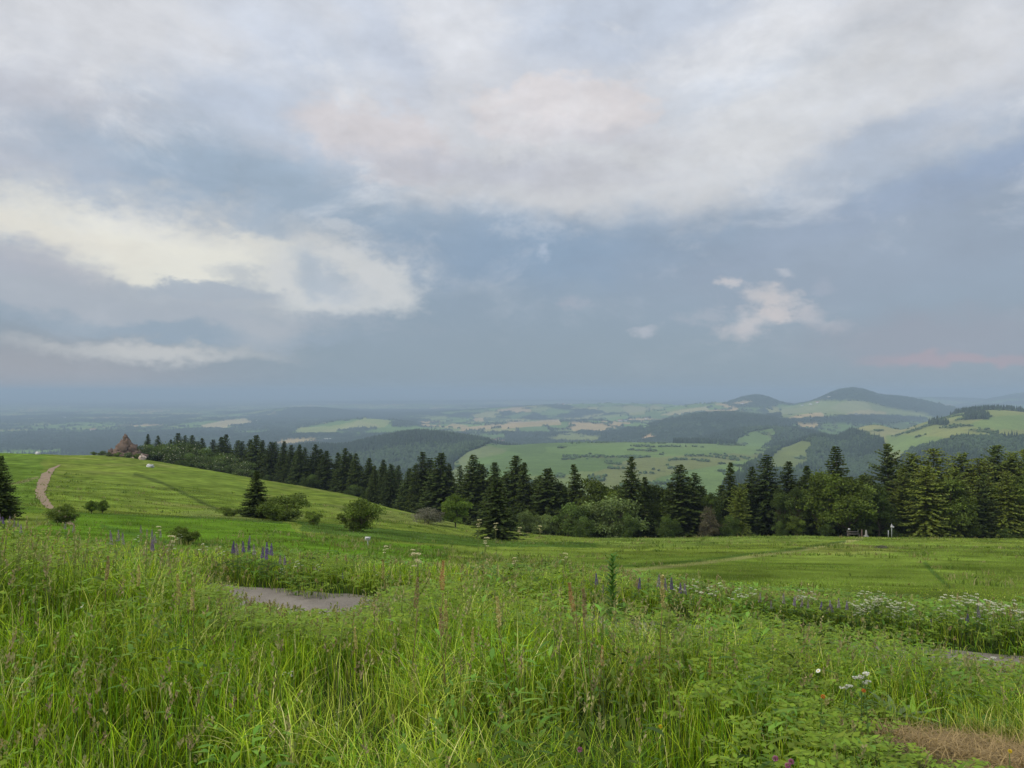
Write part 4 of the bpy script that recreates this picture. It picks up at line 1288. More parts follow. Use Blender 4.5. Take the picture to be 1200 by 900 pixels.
def veg_h(x, y):
    """height of the growth in metres"""
    t = y - path_y(x)
    h = 0.40 + 0.20 * fbmn(x / 1.3, y / 1.3, 3, 201)
    px = CX + F * x / np.maximum(y, 1)
    near = sstep(9, 5.5, y) * 0
    h = h * (0.72 + 0.28 * sstep(3.0, 5.5, y)) + 0.14 * sstep(3.5, 6.0, y) * (t < 0)
    win = np.exp(-((px - 345) / 105) ** 4) * (t < 0) * sstep(4.0, 6.5, y)          # low growth where the path shows
    h = h * (1 - 0.60 * win)
    win2 = sstep(1060, 1130, px) * (t < 0) * sstep(4.0, 5.6, y)
    h = h * (1 - 0.30 * win2)
    h = h * (1 - 0.86 * np.exp(-(((x - 2.45) / 1.0) ** 2 + ((y - 4.15) / 1.2) ** 2) ** 2))
    hump = np.exp(-((px - 570) / 130) ** 2) * (t < 0) * sstep(4.0, 6.0, y)
    h = h + 0.16 * hump
    rt = sstep(650, 900, px)
    h = np.where(t > 0, (0.34 + 0.26 * fbmn(x / 1.2, y / 1.2, 3, 207)) * (1 - 0.42 * rt * sstep(0.8, 3.0, t)), h)
    h = h * np.where(t > 0, sstep(9.5, 4.5, t) * 0.82 + 0.18, 1)
    h = h * np.clip(np.abs(t) / 1.1, 0.3, 1)
    return h


def off_path(x, y):
    t = y - path_y(x) + 0.75 * (fbmn(x * 2.3, y * 2.3, 3, 210) - 0.5)
    return np.abs(t) > np.interp(x, [-5, 1, 4], [0.56, 0.4, 0.24])


def grass_cols(x, y, n):
    pal = np.array([(0.165, 0.270, 0.009), (0.082, 0.170, 0.006), (0.275, 0.370, 0.016), (0.118, 0.240, 0.024), (0.360, 0.425, 0.065), (0.52, 0.48, 0.20)])
    patch = fbmn(x / 0.8, y / 0.8, 3, 221)
    w = RNG.random(n) + (patch - 0.5) * 0.9
    i = np.clip((w * 5).astype(int), 0, 4)
    i = np.where(RNG.random(n) < 0.035 + 0.06 * (vnoise(x / 0.5, y / 0.5, 223) > 0.7), 5, i)
    c = 1.02 * pal[i] * RNG.uniform(0.4, 1.5, (n, 1)) * (0.7 + 0.6 * fbmn(x / 0.35, y / 0.35, 2, 222))[:, None]
    return c


mb = MB()
for (y0, y1, rho, wk, seg) in ((1.25, 3.2, 3000, 1.0, 5), (3.2, 5.5, 2300, 1.2, 4), (5.5, 9.0, 1050, 1.8, 4), (9.0, 13.5, 420, 2.1, 3), (13.5, 20.0, 230, 2.8, 3)):
    x, y = scatter(y0, y1, rho)
    cl = vnoise(x * 2.2, y * 2.2, 230)
    keep = off_path(x, y) & (RNG.random(len(x)) < 0.15 + 1.1 * cl)
    x, y = x[keep], y[keep]; n = len(x)
    h = veg_h(x, y) * RNG.uniform(0.22, 1.0, n) ** 0.9 * (0.60 + 0.65 * vnoise(x * 2.2, y * 2.2, 230))
    z = H(x, y) - 0.01
    dirs = RNG.uniform(0, 6.28, n) * 0.75 + RNG.normal(0.2, 1.0, n)
    lean = np.abs(RNG.normal(0.30, 0.30, n)) + (vnoise(x / 0.4, y / 0.4, 233) ** 3) * 0.6
    wd = RNG.uniform(0.0028, 0.0065, n) * wk
    col = grass_cols(x, y, n)
    dr = dry(x, y)[:, None]
    col = col * (1 - dr) + np.array((0.34, 0.27, 0.12)) * RNG.uniform(0.6, 1.2, (n, 1)) * dr
    V, Q, _, C = ribbons(np.stack([x, y, z], 1), dirs, h, wd, lean, RNG.uniform(0.3, 2.4, n), seg, col * 0.30, tipcol=col * 1.75)  # roots painted darker for shade between blades, tips brighter as highlights
    mb.add(V, Q, C=C)
n = 9000
x = RNG.normal(2.72, 0.55, n); y = RNG.normal(4.5, 0.6, n)
kp = RNG.random(n) < dry(x, y); x, y = x[kp], y[kp]; n = len(x)
V, Q, _, C = ribbons(np.stack([x, y, H(x, y) + RNG.uniform(0, .05, n)], 1), RNG.uniform(0, 6.28, n), RNG.uniform(0.02, 0.09, n), np.full(n, 0.006), RNG.uniform(0.5, 4.0, n), np.full(n, .5), 3,
                     np.array((0.34, 0.25, 0.12)) * RNG.uniform(0.5, 1.25, (n, 1)))
mb.add(V, Q, C=C)
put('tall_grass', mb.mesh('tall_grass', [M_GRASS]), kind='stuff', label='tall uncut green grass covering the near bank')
print('grass verts', mb.n)

# shorter mown sward further down the slope
mb = MB()
for (y0, y1, rho, h0, w0) in ((17.0, 27.0, 70, 0.085, 0.014), (27.0, 45.0, 26, 0.09, 0.022), (45.0, 80.0, 8, 0.12, 0.045), (80.0, 130.0, 3.0, 0.16, 0.09)):
    x, y = scatter(y0, y1, rho, 2.0, 0.69)
    n = len(x)
    z = H(x, y) - 0.01
    pt = vnoise(x / 2.5, y / 1.5, 241)
    h = h0 * RNG.uniform(0.4, 1.3, n) * (0.5 + 0.9 * pt)
    col = meadow_col(x, y, z + 0.0) * RNG.uniform(1.0, 2.0, (n, 1))
    st = RNG.random(n) < 0.10 * pt
    col[st] = np.array((0.22, 0.20, 0.09))
    V, Q, _, C = ribbons(np.stack([x, y, z], 1), RNG.uniform(0, 6.28, n), h, np.full(n, w0) * RNG.uniform(.6, 1.3, n), np.abs(RNG.normal(0.5, 0.3, n)), np.full(n, 1.0), 2, col)
    mb.add(V, Q, C=C)
n = 5200
y = np.exp(RNG.uniform(math.log(17), math.log(150), n)); x = RNG.uniform(-0.69, 0.69, n) * y
kp = RNG.random(n) < 2.2 * np.clip(fbmn(x / 9, y / 9, 3, 245) - 0.42, 0, 1) * 2
x, y = x[kp], y[kp]; n = len(x)
m = 9
sz = RNG.uniform(0.12, 0.34, n) * (0.8 + y / 130)
X = (x[:, None] + RNG.normal(0, 1, (n, m)) * sz[:, None] * 0.6).ravel(); Y = (y[:, None] + RNG.normal(0, 1, (n, m)) * sz[:, None] * 0.6).ravel()
cc = np.repeat(np.array([(0.120, 0.175, 0.030), (0.17, 0.21, 0.05), (0.24, 0.23, 0.10), (0.10, 0.16, 0.028)])[RNG.integers(0, 4, n)], m, 0) * RNG.uniform(0.8, 1.3, (n * m, 1))
hh_ = np.repeat(sz, m) * RNG.uniform(0.5, 1.2, n * m)
V, Q, _, C = ribbons(np.stack([X, Y, H(X, Y) - 0.01], 1), RNG.uniform(0, 6.28, n * m), hh_, 0.02 + Y * 0.0007, np.abs(RNG.normal(0.6, 0.3, n * m)), np.full(n * m, 1.0), 2, cc)
mb.add(V, Q, C=C)
put('meadow_sward', mb.mesh('meadow_sward', [M_GRASS]), kind='stuff', label='short meadow grass on the slope')

# flowering grass stems with loose heads
mb = MB()
x, y = scatter(1.9, 13.0, 80)
pk = fbmn(x / 1.6, y / 1.6, 3, 251)
keep = off_path(x, y) & (RNG.random(len(x)) < np.clip((pk - 0.36) * 3, 0.18, 1)) & (dry(x, y) < 0.3)
x, y = x[keep], y[keep]; n = len(x)
h = (veg_h(x, y) * 0.98 + 0.04) * RNG.uniform(0.55, 1.15, n)
dirs = RNG.normal(0.2, 1.3, n); lean = np.abs(RNG.normal(0.12, 0.14, n)); curl = RNG.uniform(0.8, 2, n)
b = np.stack([x, y, H(x, y)], 1)
stc = np.array((0.15, 0.19, 0.07)) * RNG.uniform(0.7, 1.2, (n, 1))
V, Q, _, C = ribbons(b, dirs, h, 0.0028 * (1 + y / 7), lean, curl, 5, stc, wprof=[1, .9, .8, .7, .6])
mb.add(V, Q, C=C)
tip = np.stack([x + np.cos(dirs) * lean * h, y + np.sin(dirs) * lean * h, b[:, 2] + h * (1 - 0.35 * np.minimum(lean, 1.6))], 1)
hc = np.array([(0.37, 0.35, 0.15), (0.29, 0.34, 0.11), (0.36, 0.29, 0.16), (0.44, 0.40, 0.20)])
hk = RNG.integers(0, 4, n)
for k in range(9):
    f = k / 9.0
    p = tip - np.stack([np.cos(dirs) * 0.3, np.sin(dirs) * 0.3, np.ones(n)], 1) * (f * 0.10 * h / 0.5)[:, None]
    a = RNG.random(n) * 6.28
    d = np.stack([np.cos(a) * 0.7, np.sin(a) * 0.7, RNG.uniform(0.5, 1.3, n)], 1); d /= np.linalg.norm(d, axis=1)[:, None]
    V, Q = diamonds(p, d, 0.014 * (1 + 0.6 * f) * (1 + y / 12), 0.0038 * (1 + y / 7))
    mb.add(V, Q, C=np.repeat(hc[hk] * RNG.uniform(0.7, 1.2, (n, 1)), 4, 0))
put('grass_seed_heads', mb.mesh('grass_seed_heads', [M_GRASS]), kind='stuff', label='flowering grass stems rising out of the tall grass')

# broad-leaved herbs between the grass
mb = MB()
for (y0, y1, rho, s0) in ((2.0, 5.0, 130, 0.62), (5.0, 9.5, 90, 0.85), (9.5, 15.5, 70, 1.2)):
    x, y = scatter(y0, y1, rho)
    px = CX + F * x / y
    pk = fbmn(x / 0.9, y / 0.9, 3, 261) + 0.19 * sstep(660, 940, px) + 0.08 * (y > 9.5) - 0.015
    keep = off_path(x, y) & (pk > 0.56) & (dry(x, y) < 0.06) & ((x - 2.45) ** 2 / 1.1 + (y - 4.0) ** 2 / 1.2 > 1)
    x, y = x[keep], y[keep]; n = len(x)
    hb = veg_h(x, y)
    for lay in range(3):
        z = H(x, y) + hb * RNG.uniform(0.15, 0.95, n)
        ox, oy = RNG.normal(0, 0.05, (2, n))
        ln = RNG.uniform(0.05, 0.12, n) * s0
        col = np.array((0.085, 0.185, 0.024)) * RNG.uniform(0.6, 1.35, (n, 1)) * (0.35 + 1.1 * vnoise(x / 0.6, y / 0.6, 265))[:, None] + np.array((0.05, 0.03, 0.0)) * RNG.random((n, 1))
        V, Q, _, C = ribbons(np.stack([x + ox, y + oy, z], 1), RNG.uniform(0, 6.28, n), ln * RNG.uniform(0.2, 0.8, n), ln * RNG.uniform(0.25, 0.5, n),
                             RNG.uniform(0.8, 3.0, n), RNG.uniform(0.0, 0.8, n), 3, col, wprof=[0.15, 0.95, 0.9, 0.05],
                             yaw=None)
        mb.add(V, Q, C=C)
put('wild_herbs', mb.mesh('wild_herbs', [M_LEAF]), kind='stuff', label='broad-leaved wild herbs growing through the grass')

# parsley-like feathery foliage
mb = MB()
x, y = scatter(2.6, 14.5, 26)
px = CX + F * x / y
pk = fbmn(x / 1.4, y / 1.4, 3, 271) + 0.13 * sstep(700, 1000, px)
keep = off_path(x, y) & (pk > 0.56) & (dry(x, y) < 0.2)
x, y = x[keep], y[keep]; n = len(x)
for fr in range(4):
    a = RNG.random(n) * 6.28
    L = RNG.uniform(0.12, 0.24, n)
    z0_ = H(x, y) + veg_h(x, y) * RNG.uniform(0.35, 0.9, n)
    for k in range(7):
        f = (k + 1) / 7.0
        c = np.stack([x + np.cos(a) * L * f, y + np.sin(a) * L * f, z0_ + L * (0.7 * f - 0.6 * f * f)], 1)
        for sgn in (-1, 1):
            aa = a + sgn * 1.0
            d = np.stack([np.cos(aa), np.sin(aa), RNG.uniform(-0.3, 0.3, n)], 1); d /= np.linalg.norm(d, axis=1)[:, None]
            V, Q = diamonds(c, d, L * 0.34 * (1.1 - f), L * 0.055, np.array([0, 0, 1.0]) + RNG.normal(0, 0.3, (n, 3)))
            mb.add(V, Q, C=tint_rows((0.125, 0.210, 0.032), n, 0.25))
put('feathery_foliage', mb.mesh('feathery_foliage', [M_LEAF]), kind='stuff', label='feathery parsley-like leaves among the grass')


# ------------------------------------------------------------------ single plants that stand out of the grass
def place(px, py, h, d0=2.0, d1=26.0, dmin=None):
    """ground spot where a plant of height h shows its top at (px, py)"""
    D = np.linspace(d0, d1, 900)
    a, b = (px - CX) / F, (CY - py) / F
    X, Y, Z = a * D, (cp - b * sp_) * D, (sp_ + b * cp) * D
    g = H(X, Y)
    hh = Z - g
    ok = np.nonzero((hh < h) & (np.abs(Y - path_y(X)) > 0.9))[0]
    i = ok[0] if len(ok) else len(D) - 1
    return np.array([X[i], Y[i], g[i]]), float(hh[i])


def plant(name, pos, label, cat, group=None, s=1.0, rz=None, tilt=0.06):
    o = bpy.data.objects.new(name, None)
    COL.objects.link(o)
    o.empty_display_size = 0.1
    o.location = Vector(pos)
    o.scale = (s, s, s)
    o.rotation_euler = (RNG.normal(0, tilt), RNG.normal(0, tilt), RNG.random() * 6.283 if rz is None else rz)
    o['label'] = label; o['category'] = cat
    if group: o['group'] = group
    return o


def stem_leaves(n, z0, z1, ln, wd, col, prof=(0.1, 0.9, 0.8, 0.05), lean=1.3):
    z = np.linspace(z0, z1, n); a = np.arange(n) * 2.4 + RNG.uniform(0, .4, n)
    b = np.stack([0 * z, 0 * z, z], 1)
    L = ln * (1.1 - 0.6 * (z - z0) / (z1 - z0 + 1e-6)) * RNG.uniform(0.6, 1.2, n)
    V, Q, _, C = ribbons(b, a, L * 0.6, np.full(n, wd), np.full(n, lean), np.full(n, 0.3), 4, np.array(col)[None] * RNG.uniform(0.75, 1.25, (n, 1)), wprof=prof, yaw=a + np.pi / 2)
    return V, Q, None, C


def stem_mesh(name, h, r, col=(0.10, 0.16, 0.04), leaves=None):
    mb = MB()
    t = np.linspace(0, 1, 6)
    V, Q, T = tube(np.stack([0.02 * h * np.sin(t * 3), 0.02 * h * t, t * h], 1), r * (1.1 - 0.5 * t), 5)
    mb.add(V, Q, T, C=col)
    if leaves is not None:
        V, Q, _, C = stem_leaves(*leaves)
        mb.add(V, Q, C=C)
    return mb.mesh(name, [M_LEAF], True)


# dock spike (rust or straw coloured)
def dock(name, col):
    st = stem_mesh(name + '_stem', 0.62, 0.004, (0.2, 0.15, 0.06), (5, 0.05, 0.30, 0.16, 0.03, (0.10, 0.17, 0.03)))
    mb = MB()
    n = 260
    f = RNG.random(n); a = RNG.random(n) * 6.28
    rr = 0.015 * np.sin(np.pi * np.clip(f, 0.04, 0.96) ** 0.7) ** 0.9 * (1.15 - 0.6 * f) * RNG.random(n) ** 0.7 * (0.55 + 0.45 * np.sin(f * 40) ** 2)
    p = np.stack([np.cos(a) * rr + 0.012 * np.sin(f * 2), np.sin(a) * rr, 0.63 + f * 0.19], 1)
    d = np.stack([np.cos(a), np.sin(a), RNG.uniform(0.2, 1.2, n)], 1); d /= np.linalg.norm(d, axis=1)[:, None]
    V, Q = diamonds(p, d, 0.012, 0.0045)
    mb.add(V, Q, C=tint_rows(col, n, 0.35))
    return st, mb.mesh(name + '_seed', [M_PETAL])


DOCKS = [dock('dock_rust', (0.42, 0.27, 0.12)), dock('dock_straw', (0.46, 0.40, 0.17)), dock('dock_brown', (0.34, 0.26, 0.14))]
for px, py, h, k, w in ((122, 653, .80, 2, 'tall brown dock spike in the grass at the left below the lupins'),
                        (166, 657, .78, 1, 'pale straw-yellow dock spike right of the tall brown one'),
                        (219, 672, .74, 1, 'short cream seed spike left of the asphalt path end'),
                        (226, 688, .70, 1, 'faint straw seed spike just below the short cream one'),
                        (510, 656, .95, 0, 'orange rust dock spike poking above the grass edge left of centre'),
                        (478, 680, .88, 2, 'small brown seed spike left of the orange rust one'),
                        (453, 655, .9, 1, 'drooping yellowish seed spike above the grass near the small sign'),
                        (600, 698, .86, 1, 'bright yellow-orange dock spike standing near the picture centre'),
                        (688, 678, .9, 0, 'rust dock spike left of the tall leafy thistle'),
                        (694, 690, .85, 2, 'brown dock spike touching the tall leafy thistle on its left'),
                        (702, 752, .75, 0, 'orange-brown dock spike standing low right of centre in the grass'),
                        (550, 737, .7, 1, 'thin tan spike below and left of the bright yellow-orange one'),
                        (520, 703, .8, 1, 'first of two upright dry straw spikes left of centre'),
                        (527, 707, .8, 2, 'second of two upright dry straw spikes left of centre'),
                        (774, 672, .95, 1, 'pale green seed spike at the grass edge right of the tall thistle'),
                        (420, 735, .6, 1, 'small tan spike low in the grass below the path'),
                        (830, 770, .55, 0, 'rusty sorrel spike low in the grass right of centre'),
                        (822, 805, .45, 0, 'rusty sorrel tuft near the bottom right herbs')):
    pos, hh = place(px, py, h * 0.86, 4.2, 9.0)
    o = plant('dock_spike', pos, w, 'plant', s=max(hh, .2) / 0.82)
    put('stem', DOCKS[k][0], o); put('seed_head', DOCKS[k][1], o)

# lupin
def lupin(name, col):
    st = stem_mesh(name + '_stem', 0.60, 0.004, (0.10, 0.16, 0.05))
    mb = MB()
    n = 260
    f = RNG.random(n) ** 0.9; a = RNG.random(n) * 6.28
    rr = 0.030 * (1.15 - f)
    p = np.stack([np.cos(a) * rr * 0.4, np.sin(a) * rr * 0.4, 0.57 + f * 0.24], 1)
    d = np.stack([np.cos(a), np.sin(a), RNG.uniform(0.0, 0.9, n)], 1); d /= np.linalg.norm(d, axis=1)[:, None]
    V, Q = diamonds(p, d, rr * 0.9 + 0.006, 0.008)
    mb.add(V, Q, C=tint_rows(col, n, 0.4))
    fl = mb.mesh(name + '_bloom', [M_PETAL])
    mb = MB()
    for k in range(7):
        a0, z0, L = RNG.random() * 6.28, RNG.uniform(0.15, 0.42), RNG.uniform(0.10, 0.18)
        c = np.array([math.cos(a0) * L, math.sin(a0) * L, z0 + L * 0.5])
        mb.add(*tube([(0, 0, z0), c], 0.002, 3), C=(0.1, 0.16, 0.05))
        aa = np.linspace(0, 6.28, 9)[:-1]
        d = np.stack([np.cos(aa), np.sin(aa), np.full(8, 0.35)], 1); d /= np.linalg.norm(d, axis=1)[:, None]
        V, Q = diamonds(np.repeat(c[None], 8, 0), d, 0.065, 0.010, np.repeat(np.array([[0, 0, 1.0]]), 8, 0))
        mb.add(V, Q, C=tint_rows((0.055, 0.12, 0.035), 8, 0.2))
    return st, fl, mb.mesh(name + '_leaf', [M_LEAF])


LUP = [lupin('lupin_violet', (0.21, 0.15, 0.38)), lupin('lupin_lilac', (0.34, 0.27, 0.43)), lupin('lupin_faded', (0.34, 0.29, 0.35)), lupin('lupin_deep', (0.17, 0.13, 0.29))]
lp = []
LUG = [('lupin of the bluish violet clump at the far left edge of the tall grass', 'lupins at the far left edge', [(2, 604, 1), (6, 608, 0), (11, 606, 1), (15, 612, 1), (19, 610, 2), (-4, 606, 0), (24, 616, 1)]),
       ('lilac lupin in the pinkish drift above the brown dock spike', 'lilac lupins above the brown dock spike', [(133, 621, 1), (138, 624, 1), (76, 611, 2), (84, 617, 2), (129, 628, 2), (145, 629, 2)]),
       ('faded lilac lupin in the drift beside the dark green meadow bush', 'faded lupins beside the dark meadow bush', [(172, 620, 2), (178, 623, 1), (184, 626, 2), (166, 618, 2), (176, 632, 2), (190, 622, 2), (183, 634, 1)]),
       ('violet lupin in the clump above the left end of the asphalt path', 'violet lupins above the path end', [(270, 637, 3), (275, 635, 0), (281, 638, 2), (287, 636, 0), (293, 634, 3), (299, 637, 2), (290, 629, 1), (306, 640, 0)]),
       ('bright violet lupin right of the clump above the path', 'bright violet lupins right of the clump', [(314, 640, 0), (317, 641, 0), (329, 651, 2), (334, 655, 1), (312, 646, 0)]),
       ('violet lupin behind the tall leafy thistle at the grass edge', 'lupins behind the tall thistle', [(700, 675, 0), (748, 679, 3), (771, 676, 2), (780, 680, 1), (788, 678, 3), (797, 683, 0), (804, 686, 1), (704, 684, 2)]),
       ('lone bright violet lupin head on the right above the herbs', None, [(958, 703, 0)]),
       ('faded lupin in the lilac drift around the bright violet head', 'faded lupins around the bright violet head', [(890, 698, 2), (920, 695, 2), (938, 704, 2), (973, 704, 1), (984, 702, 2), (992, 705, 1), (948, 707, 2), (905, 703, 2), (967, 709, 2), (930, 700, 1), (978, 709, 2)]),
       ('blue-violet lupin among the white umbels at the right', 'lupins among the white umbels', [(1093, 735, 0), (1134, 722, 3), (1148, 714, 1), (1131, 730, 0)]),
       ('dark bluish lupin at the left end of the path in the grass', None, [(402, 688, 3)])]
for lab, grp, lst in LUG:
    for px, py, k in lst:
        pos, hh = place(px, py, 0.60 if px > 600 else 0.62, 9.2 if px > 600 else 11.5, 24)
        o = plant('lupin', pos, lab, 'flower', grp, s=max(0.35, hh / 0.8) * RNG.uniform(.95, 1.1))
        a, b, c = LUP[k]
        put('stem', a, o); put('bloom', b, o); put('leaves', c, o)

# white umbel flowers
def umbel(name, R=0.035, n_um=5, h=0.55, col=(0.62, 0.62, 0.52), stemc=(0.10, 0.17, 0.05), spread=0.065):
    st = stem_mesh(name + '_stem', h, 0.003, stemc, (6, 0.08, h * 0.7, 0.13, 0.022, (0.09, 0.17, 0.04)))
    mb, sm, ums = MB(), MB(), []
    for k in range(n_um):
        mb = MB()
        a = k * 2.4; r = 0.0 if k == 0 else spread * RNG.uniform(0.6, 1.4)
        c = np.array([r * math.cos(a), r * math.sin(a), h + RNG.uniform(-0.06, 0.06) - (k > 0) * 0.03])
        sm.add(*tube([(0, 0, h * 0.8), (c[0] * .6, c[1] * .6, h * 0.9), c], 0.0015, 3), C=stemc)
        m = 46
        rr = R * RNG.uniform(.7, 1.1) * np.sqrt(RNG.random(m)); aa = RNG.random(m) * 6.28
        p = c + np.stack([rr * np.cos(aa), rr * np.sin(aa), 0.012 - rr * rr * 8 + RNG.normal(0, .002, m)], 1)
        d = np.stack([np.cos(aa), np.sin(aa), RNG.normal(0.2, .3, m)], 1); d /= np.linalg.norm(d, axis=1)[:, None]
        V, Q = diamonds(p, d, 0.009, 0.0042, np.array([0, 0, 1.0]) + RNG.normal(0, 0.4, (m, 3)))
        mb.add(V, Q, C=tint_rows(col, m, 0.15))
        ums.append(mb.mesh(name + '_umbel', [M_PETAL]))
    return st, ums, sm.mesh(name + '_rays', [M_LEAF])


UMB = [umbel('cow_parsley', 0.022, 5), umbel('cow_parsley_b', 0.019, 7, 0.5, (0.55, 0.56, 0.46)), umbel('meadowsweet', 0.020, 5, 0.7, (0.60, 0.55, 0.36), (0.16, 0.18, 0.06), 0.028), umbel('yarrow', 0.011, 4, 0.35, (0.6, 0.6, 0.55), (0.10, 0.17, 0.05), 0.03)]


def put_umbel(px, py, h, k, lab, grp=None, d0=2.0, name='umbel_flower'):
    pos, hh = place(px, py, h, d0, 24)
    o = plant(name, pos, lab, 'flower', grp, s=max(hh, .15) / [0.57, 0.52, 0.72, 0.37][k])
    put('stem', UMB[k][0], o); [put('umbel', u, o) for u in UMB[k][1]]; put('rays', UMB[k][2], o)


for i in range(64):
    px = RNG.uniform(1000, 1215)
    py = 706 + RNG.uniform(0, 48) * (0.35 + 0.65 * (px - 1000) / 200) - 10 * RNG.random()
    put_umbel(px, py, 0.62 * RNG.uniform(.8, 1.05), i % 2, 'white umbel flower in the dense drift beyond the right part of the path', 'white umbels in the right-hand drift', 9.0)
for i, (px, py) in enumerate([(800, 690), (812, 683), (822, 692), (836, 690), (845, 686), (866, 693), (873, 698), (935, 695), (942, 700), (950, 697), (1012, 695), (1018, 699), (1026, 704), (790, 688), (856, 700), (880, 692)]):
    put_umbel(px, py, 0.68, i % 2, 'white umbel flower along the grass edge between thistle and lilac drift', 'white umbels at the middle right edge', 8.0)
for i, (px, py) in enumerate([(236, 640), (262, 644), (195, 640), (160, 630), (350, 660), (372, 664), (440, 672), (330, 668), (210, 628)]):
    put_umbel(px, py, 0.5, 1, 'small white flower scattered in the verge at the left beyond the grass', 'small white flowers in the left verge', 12.0)
for px, py, w in ((562, 611, 'leftmost tall cream meadowsweet rising in front of the lone spruce'), (585, 615, 'tall cream meadowsweet in front of the lone spruce, second from the left'),
                  (607, 620, 'tall cream meadowsweet just right of the lone spruce'), (627, 618, 'rightmost pinkish cream meadowsweet on a leaning stalk'),
                  (565, 632, 'lower cream meadowsweet under the leftmost one'), (604, 655, 'small pale meadowsweet low at the grass edge right of centre'),
                  (655, 650, 'faint cream meadowsweet standing over the meadow trail'), (450, 640, 'pale pinkish feathery flower head above the grass left of centre'),
                  (480, 645, 'second pale pinkish feathery flower head left of centre'), (487, 652, 'lower pale pinkish feathery head near the rust dock spike')):
    put_umbel(px, py, 0.92, 2, w, None, 6.6, 'meadowsweet')
for px, py, w in ((182, 618, 'tall pinkish white flower spray among the faded lupins'), (190, 630, 'lower pinkish white flower spray among the faded lupins')):
    put_umbel(px, py, 1.0, 2, w, None, 9.0, 'meadowsweet')
for px, py, w in ((1009, 785, 'small white yarrow in the herbs right of the big pale leaf'), (1017, 796, 'white yarrow touching the orange flower'), (987, 800, 'white yarrow left of the orange flower'),
                  (876, 795, 'tiny white yarrow low in the right-hand herbs'), (340, 830, 'pale cream yarrow low in the grass under the path'), (332, 845, 'lower cream yarrow in the grass under the path'),
                  (1172, 760, 'white umbel beside the right part of the path'), (1160, 768, 'lower white umbel beside the right part of the path')):
    put_umbel(px, py, 0.42, 3, w, None, 4.6, 'yarrow')

# daisy, clovers, orange blossoms
def daisy():
    st = stem_mesh('daisy_stem', 0.5, 0.0022)
    mb = MB(); n = 18; aa = np.arange(n) * 2 * np.pi / n
    d = np.stack([np.cos(aa), np.sin(aa) * 0.6, np.full(n, 0.1) + np.sin(aa) * 0.5], 1); d /= np.linalg.norm(d, axis=1)[:, None]
    V, Q = diamonds(np.repeat([[0, 0, 0.5]], n, 0), d, 0.030, 0.005, np.repeat(np.array([[0, -0.6, 1.0]]), n, 0))
    mb.add(V, Q, C=(0.75, 0.75, 0.72))
    c = MB(); c.add(*tube([(0, 0, .498), (0, -.004, .506)], [0.009, 0.007], 8), C=(0.6, 0.42, 0.03))
    return st, mb.mesh('daisy_petals', [M_PETAL]), c.mesh('daisy_eye', [M_PETAL])


DS = daisy()
for px, py, h, s2, w in ((326, 703, .34, 0.75, 'white daisy with a yellow eye in front of the asphalt path'), (954, 778, .36, .9, 'pale daisy among the herbs right of centre'), (97, 690, .4, .7, 'small cream daisy by the foot of the tall brown dock spike')):
    pos, hh = place(px, py, h)
    o = plant('daisy', pos, w, 'flower', s=hh / 0.5 * s2)
    put('stem', DS[0], o); put('petals', DS[1], o); put('eye', DS[2], o)


def puff(name, col, R=0.008):
    st = stem_mesh(name + '_stem', 0.3, 0.0022, leaves=(4, 0.08, 0.22, 0.06, 0.02, (0.08, 0.16, 0.03)))
    mb = MB(); n = 120
    v = RNG.normal(size=(n, 3)); v /= np.linalg.norm(v, axis=1)[:, None]
    V, Q = diamonds(np.array([0, 0, 0.3]) + v * R * 0.4, v, R * 0.9, R * 0.22)
    mb.add(V, Q, C=tint_rows(col, n, 0.25))
    return st, mb.mesh(name + '_head', [M_PETAL])


PINK, ORG, YEL = puff('clover', (0.42, 0.16, 0.28)), puff('hawkweed', (0.62, 0.22, 0.05), 0.008), puff('buttercup', (0.65, 0.5, 0.04), 0.006)
for px, py, k, w, nm in ((915, 884, PINK, 'left of two pink clover heads at the bottom edge', 'clover'), (924, 889, PINK, 'right of two pink clover heads at the bottom edge', 'clover'),
                         (673, 880, PINK, 'lone purple-pink clover head at the bottom centre', 'clover'), (934, 893, PINK, 'lowest pink clover head at the bottom edge', 'clover'),
                         (962, 811, ORG, 'orange blossom in the herbs, left of its twin', 'hawkweed'), (1019, 809, ORG, 'orange blossom in the herbs, right of its twin', 'hawkweed'),
                         (774, 846, YEL, 'tiny yellow flower in the grass at the bottom right of centre', 'buttercup'), (1181, 875, YEL, 'tiny yellow flower beside the dry patch', 'buttercup'),
                         (563, 888, YEL, 'tiny yellow flower at the bottom edge left of centre', 'buttercup')):
    pos, hh = place(px, py, 0.36)
    o = plant(nm, pos, w, 'flower', s=max(hh, .12) / 0.31)
    put('stem', k[0], o); put('flower_head', k[1], o)

# tall leafy thistle standing out of the grass
pos, hh = place(718, 652, 0.92, 6.2, 9)
o = plant('thistle', pos, 'tall dark green leafy thistle standing above the grass right of centre', 'plant', s=hh / 1.0, tilt=0.02)
mb = MB(); mb.add(*tube([(0, 0, 0), (0.01, 0, 0.5), (0, 0.01, 0.98)], [0.008, 0.006, 0.003], 6), C=(0.07, 0.13, 0.03))
put('stem', mb.mesh('thistle_stem', [M_LEAF]), o)
mb = MB(); V, Q, _, C = stem_leaves(85, 0.25, 1.0, 0.24, 0.030, (0.070, 0.165, 0.024), (0.2, 0.7, 1.0, 0.7, 0.05), 1.0)
mb.add(V, Q, C=C)
put('leaves', mb.mesh('thistle_leaves', [M_LEAF]), o)

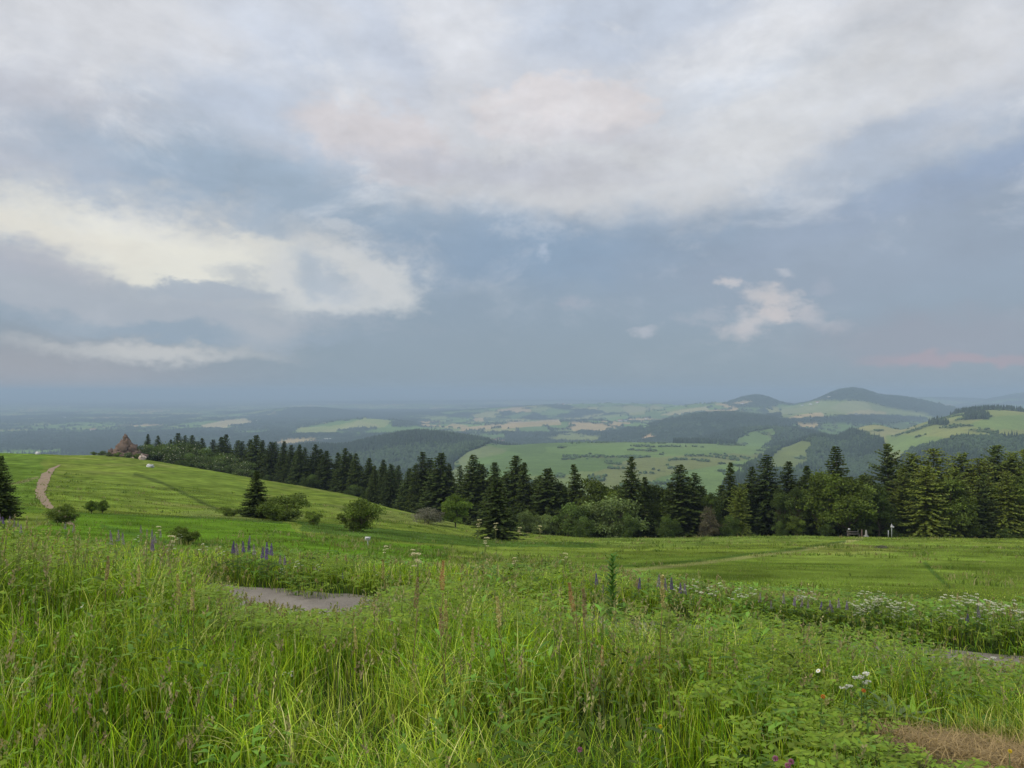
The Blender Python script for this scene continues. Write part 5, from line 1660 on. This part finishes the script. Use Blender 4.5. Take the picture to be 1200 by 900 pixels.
# big single leaves and leafy weeds
def dockleaf(name, n, L, w, col):
    mb = MB()
    a = np.arange(n) * 2.4
    V, Q, _, C = ribbons(np.zeros((n, 3)), a, np.full(n, L) * RNG.uniform(.7, 1.1, n), np.full(n, w), RNG.uniform(0.2, 1.5, n), RNG.uniform(0.5, 1.6, n), 6,
                         np.array(col)[None] * RNG.uniform(.8, 1.2, (n, 1)), wprof=[0.08, 0.12, 0.75, 1.0, 0.9, 0.6, 0.02], yaw=a + np.pi / 2)
    mb.add(V, Q, C=C)
    return mb.mesh(name, [M_LEAF], True)


DL = [dockleaf('dock_leaves', 8, 0.36, 0.055, (0.19, 0.33, 0.035)), dockleaf('herb_leaves', 20, 0.20, 0.045, (0.075, 0.17, 0.026)), dockleaf('grey_leaves', 9, 0.20, 0.04, (0.15, 0.21, 0.09))]
for px, py, h, k, w in ((897, 763, .42, 0, 'bright yellow-green upright leaf clump among the right-hand herbs'), (950, 835, .34, 0, 'broad pale yellow-green dock leaves near the bottom right'),
                        (1070, 802, .40, 0, 'broad bright leaf clump left of the dark weeds at the right'), (1048, 800, .38, 2, 'greyish broad-leaved weed in the right-hand herbs'),
                        (1120, 820, .42, 1, 'dark leafy weed behind the dry grass patch, left one'), (1150, 812, .42, 1, 'dark leafy weed behind the dry grass patch, middle one'), (1182, 822, .42, 1, 'dark leafy weed behind the dry grass patch, right one'),
                        (918, 768, .4, 2, 'silvery leaf rosette beside the bright upright leaf clump'),
                        (880, 720, .5, 1, 'dark leafy tuft at the grass edge below the lilac drift'), 
                        (290, 715, .4, 1, 'dark leafy weed overlapping the left end of the asphalt path'), (240, 685, .5, 1, 'dark leafy weed left of the asphalt path end'),
                        (515, 720, .5, 0, 'yellow-green leaf clump by the two dry straw spikes'), (1195, 760, .45, 0, 'bright leaf clump at the right edge before the path'),
                        (1030, 770, .4, 1, 'leafy weed left of the greyish broad-leaved weed')):
    pos, hh = place(px, py, h * 0.8, 5.3 if px > 1040 else (4.4 if py < 845 else 3.9), 9)
    o = plant('weed', pos, w, 'plant', s=max(hh, .15) / [0.36, 0.24, 0.20][k] * 0.8)
    put('leaves', DL[k], o)
    o.children[0].name = 'leaves'
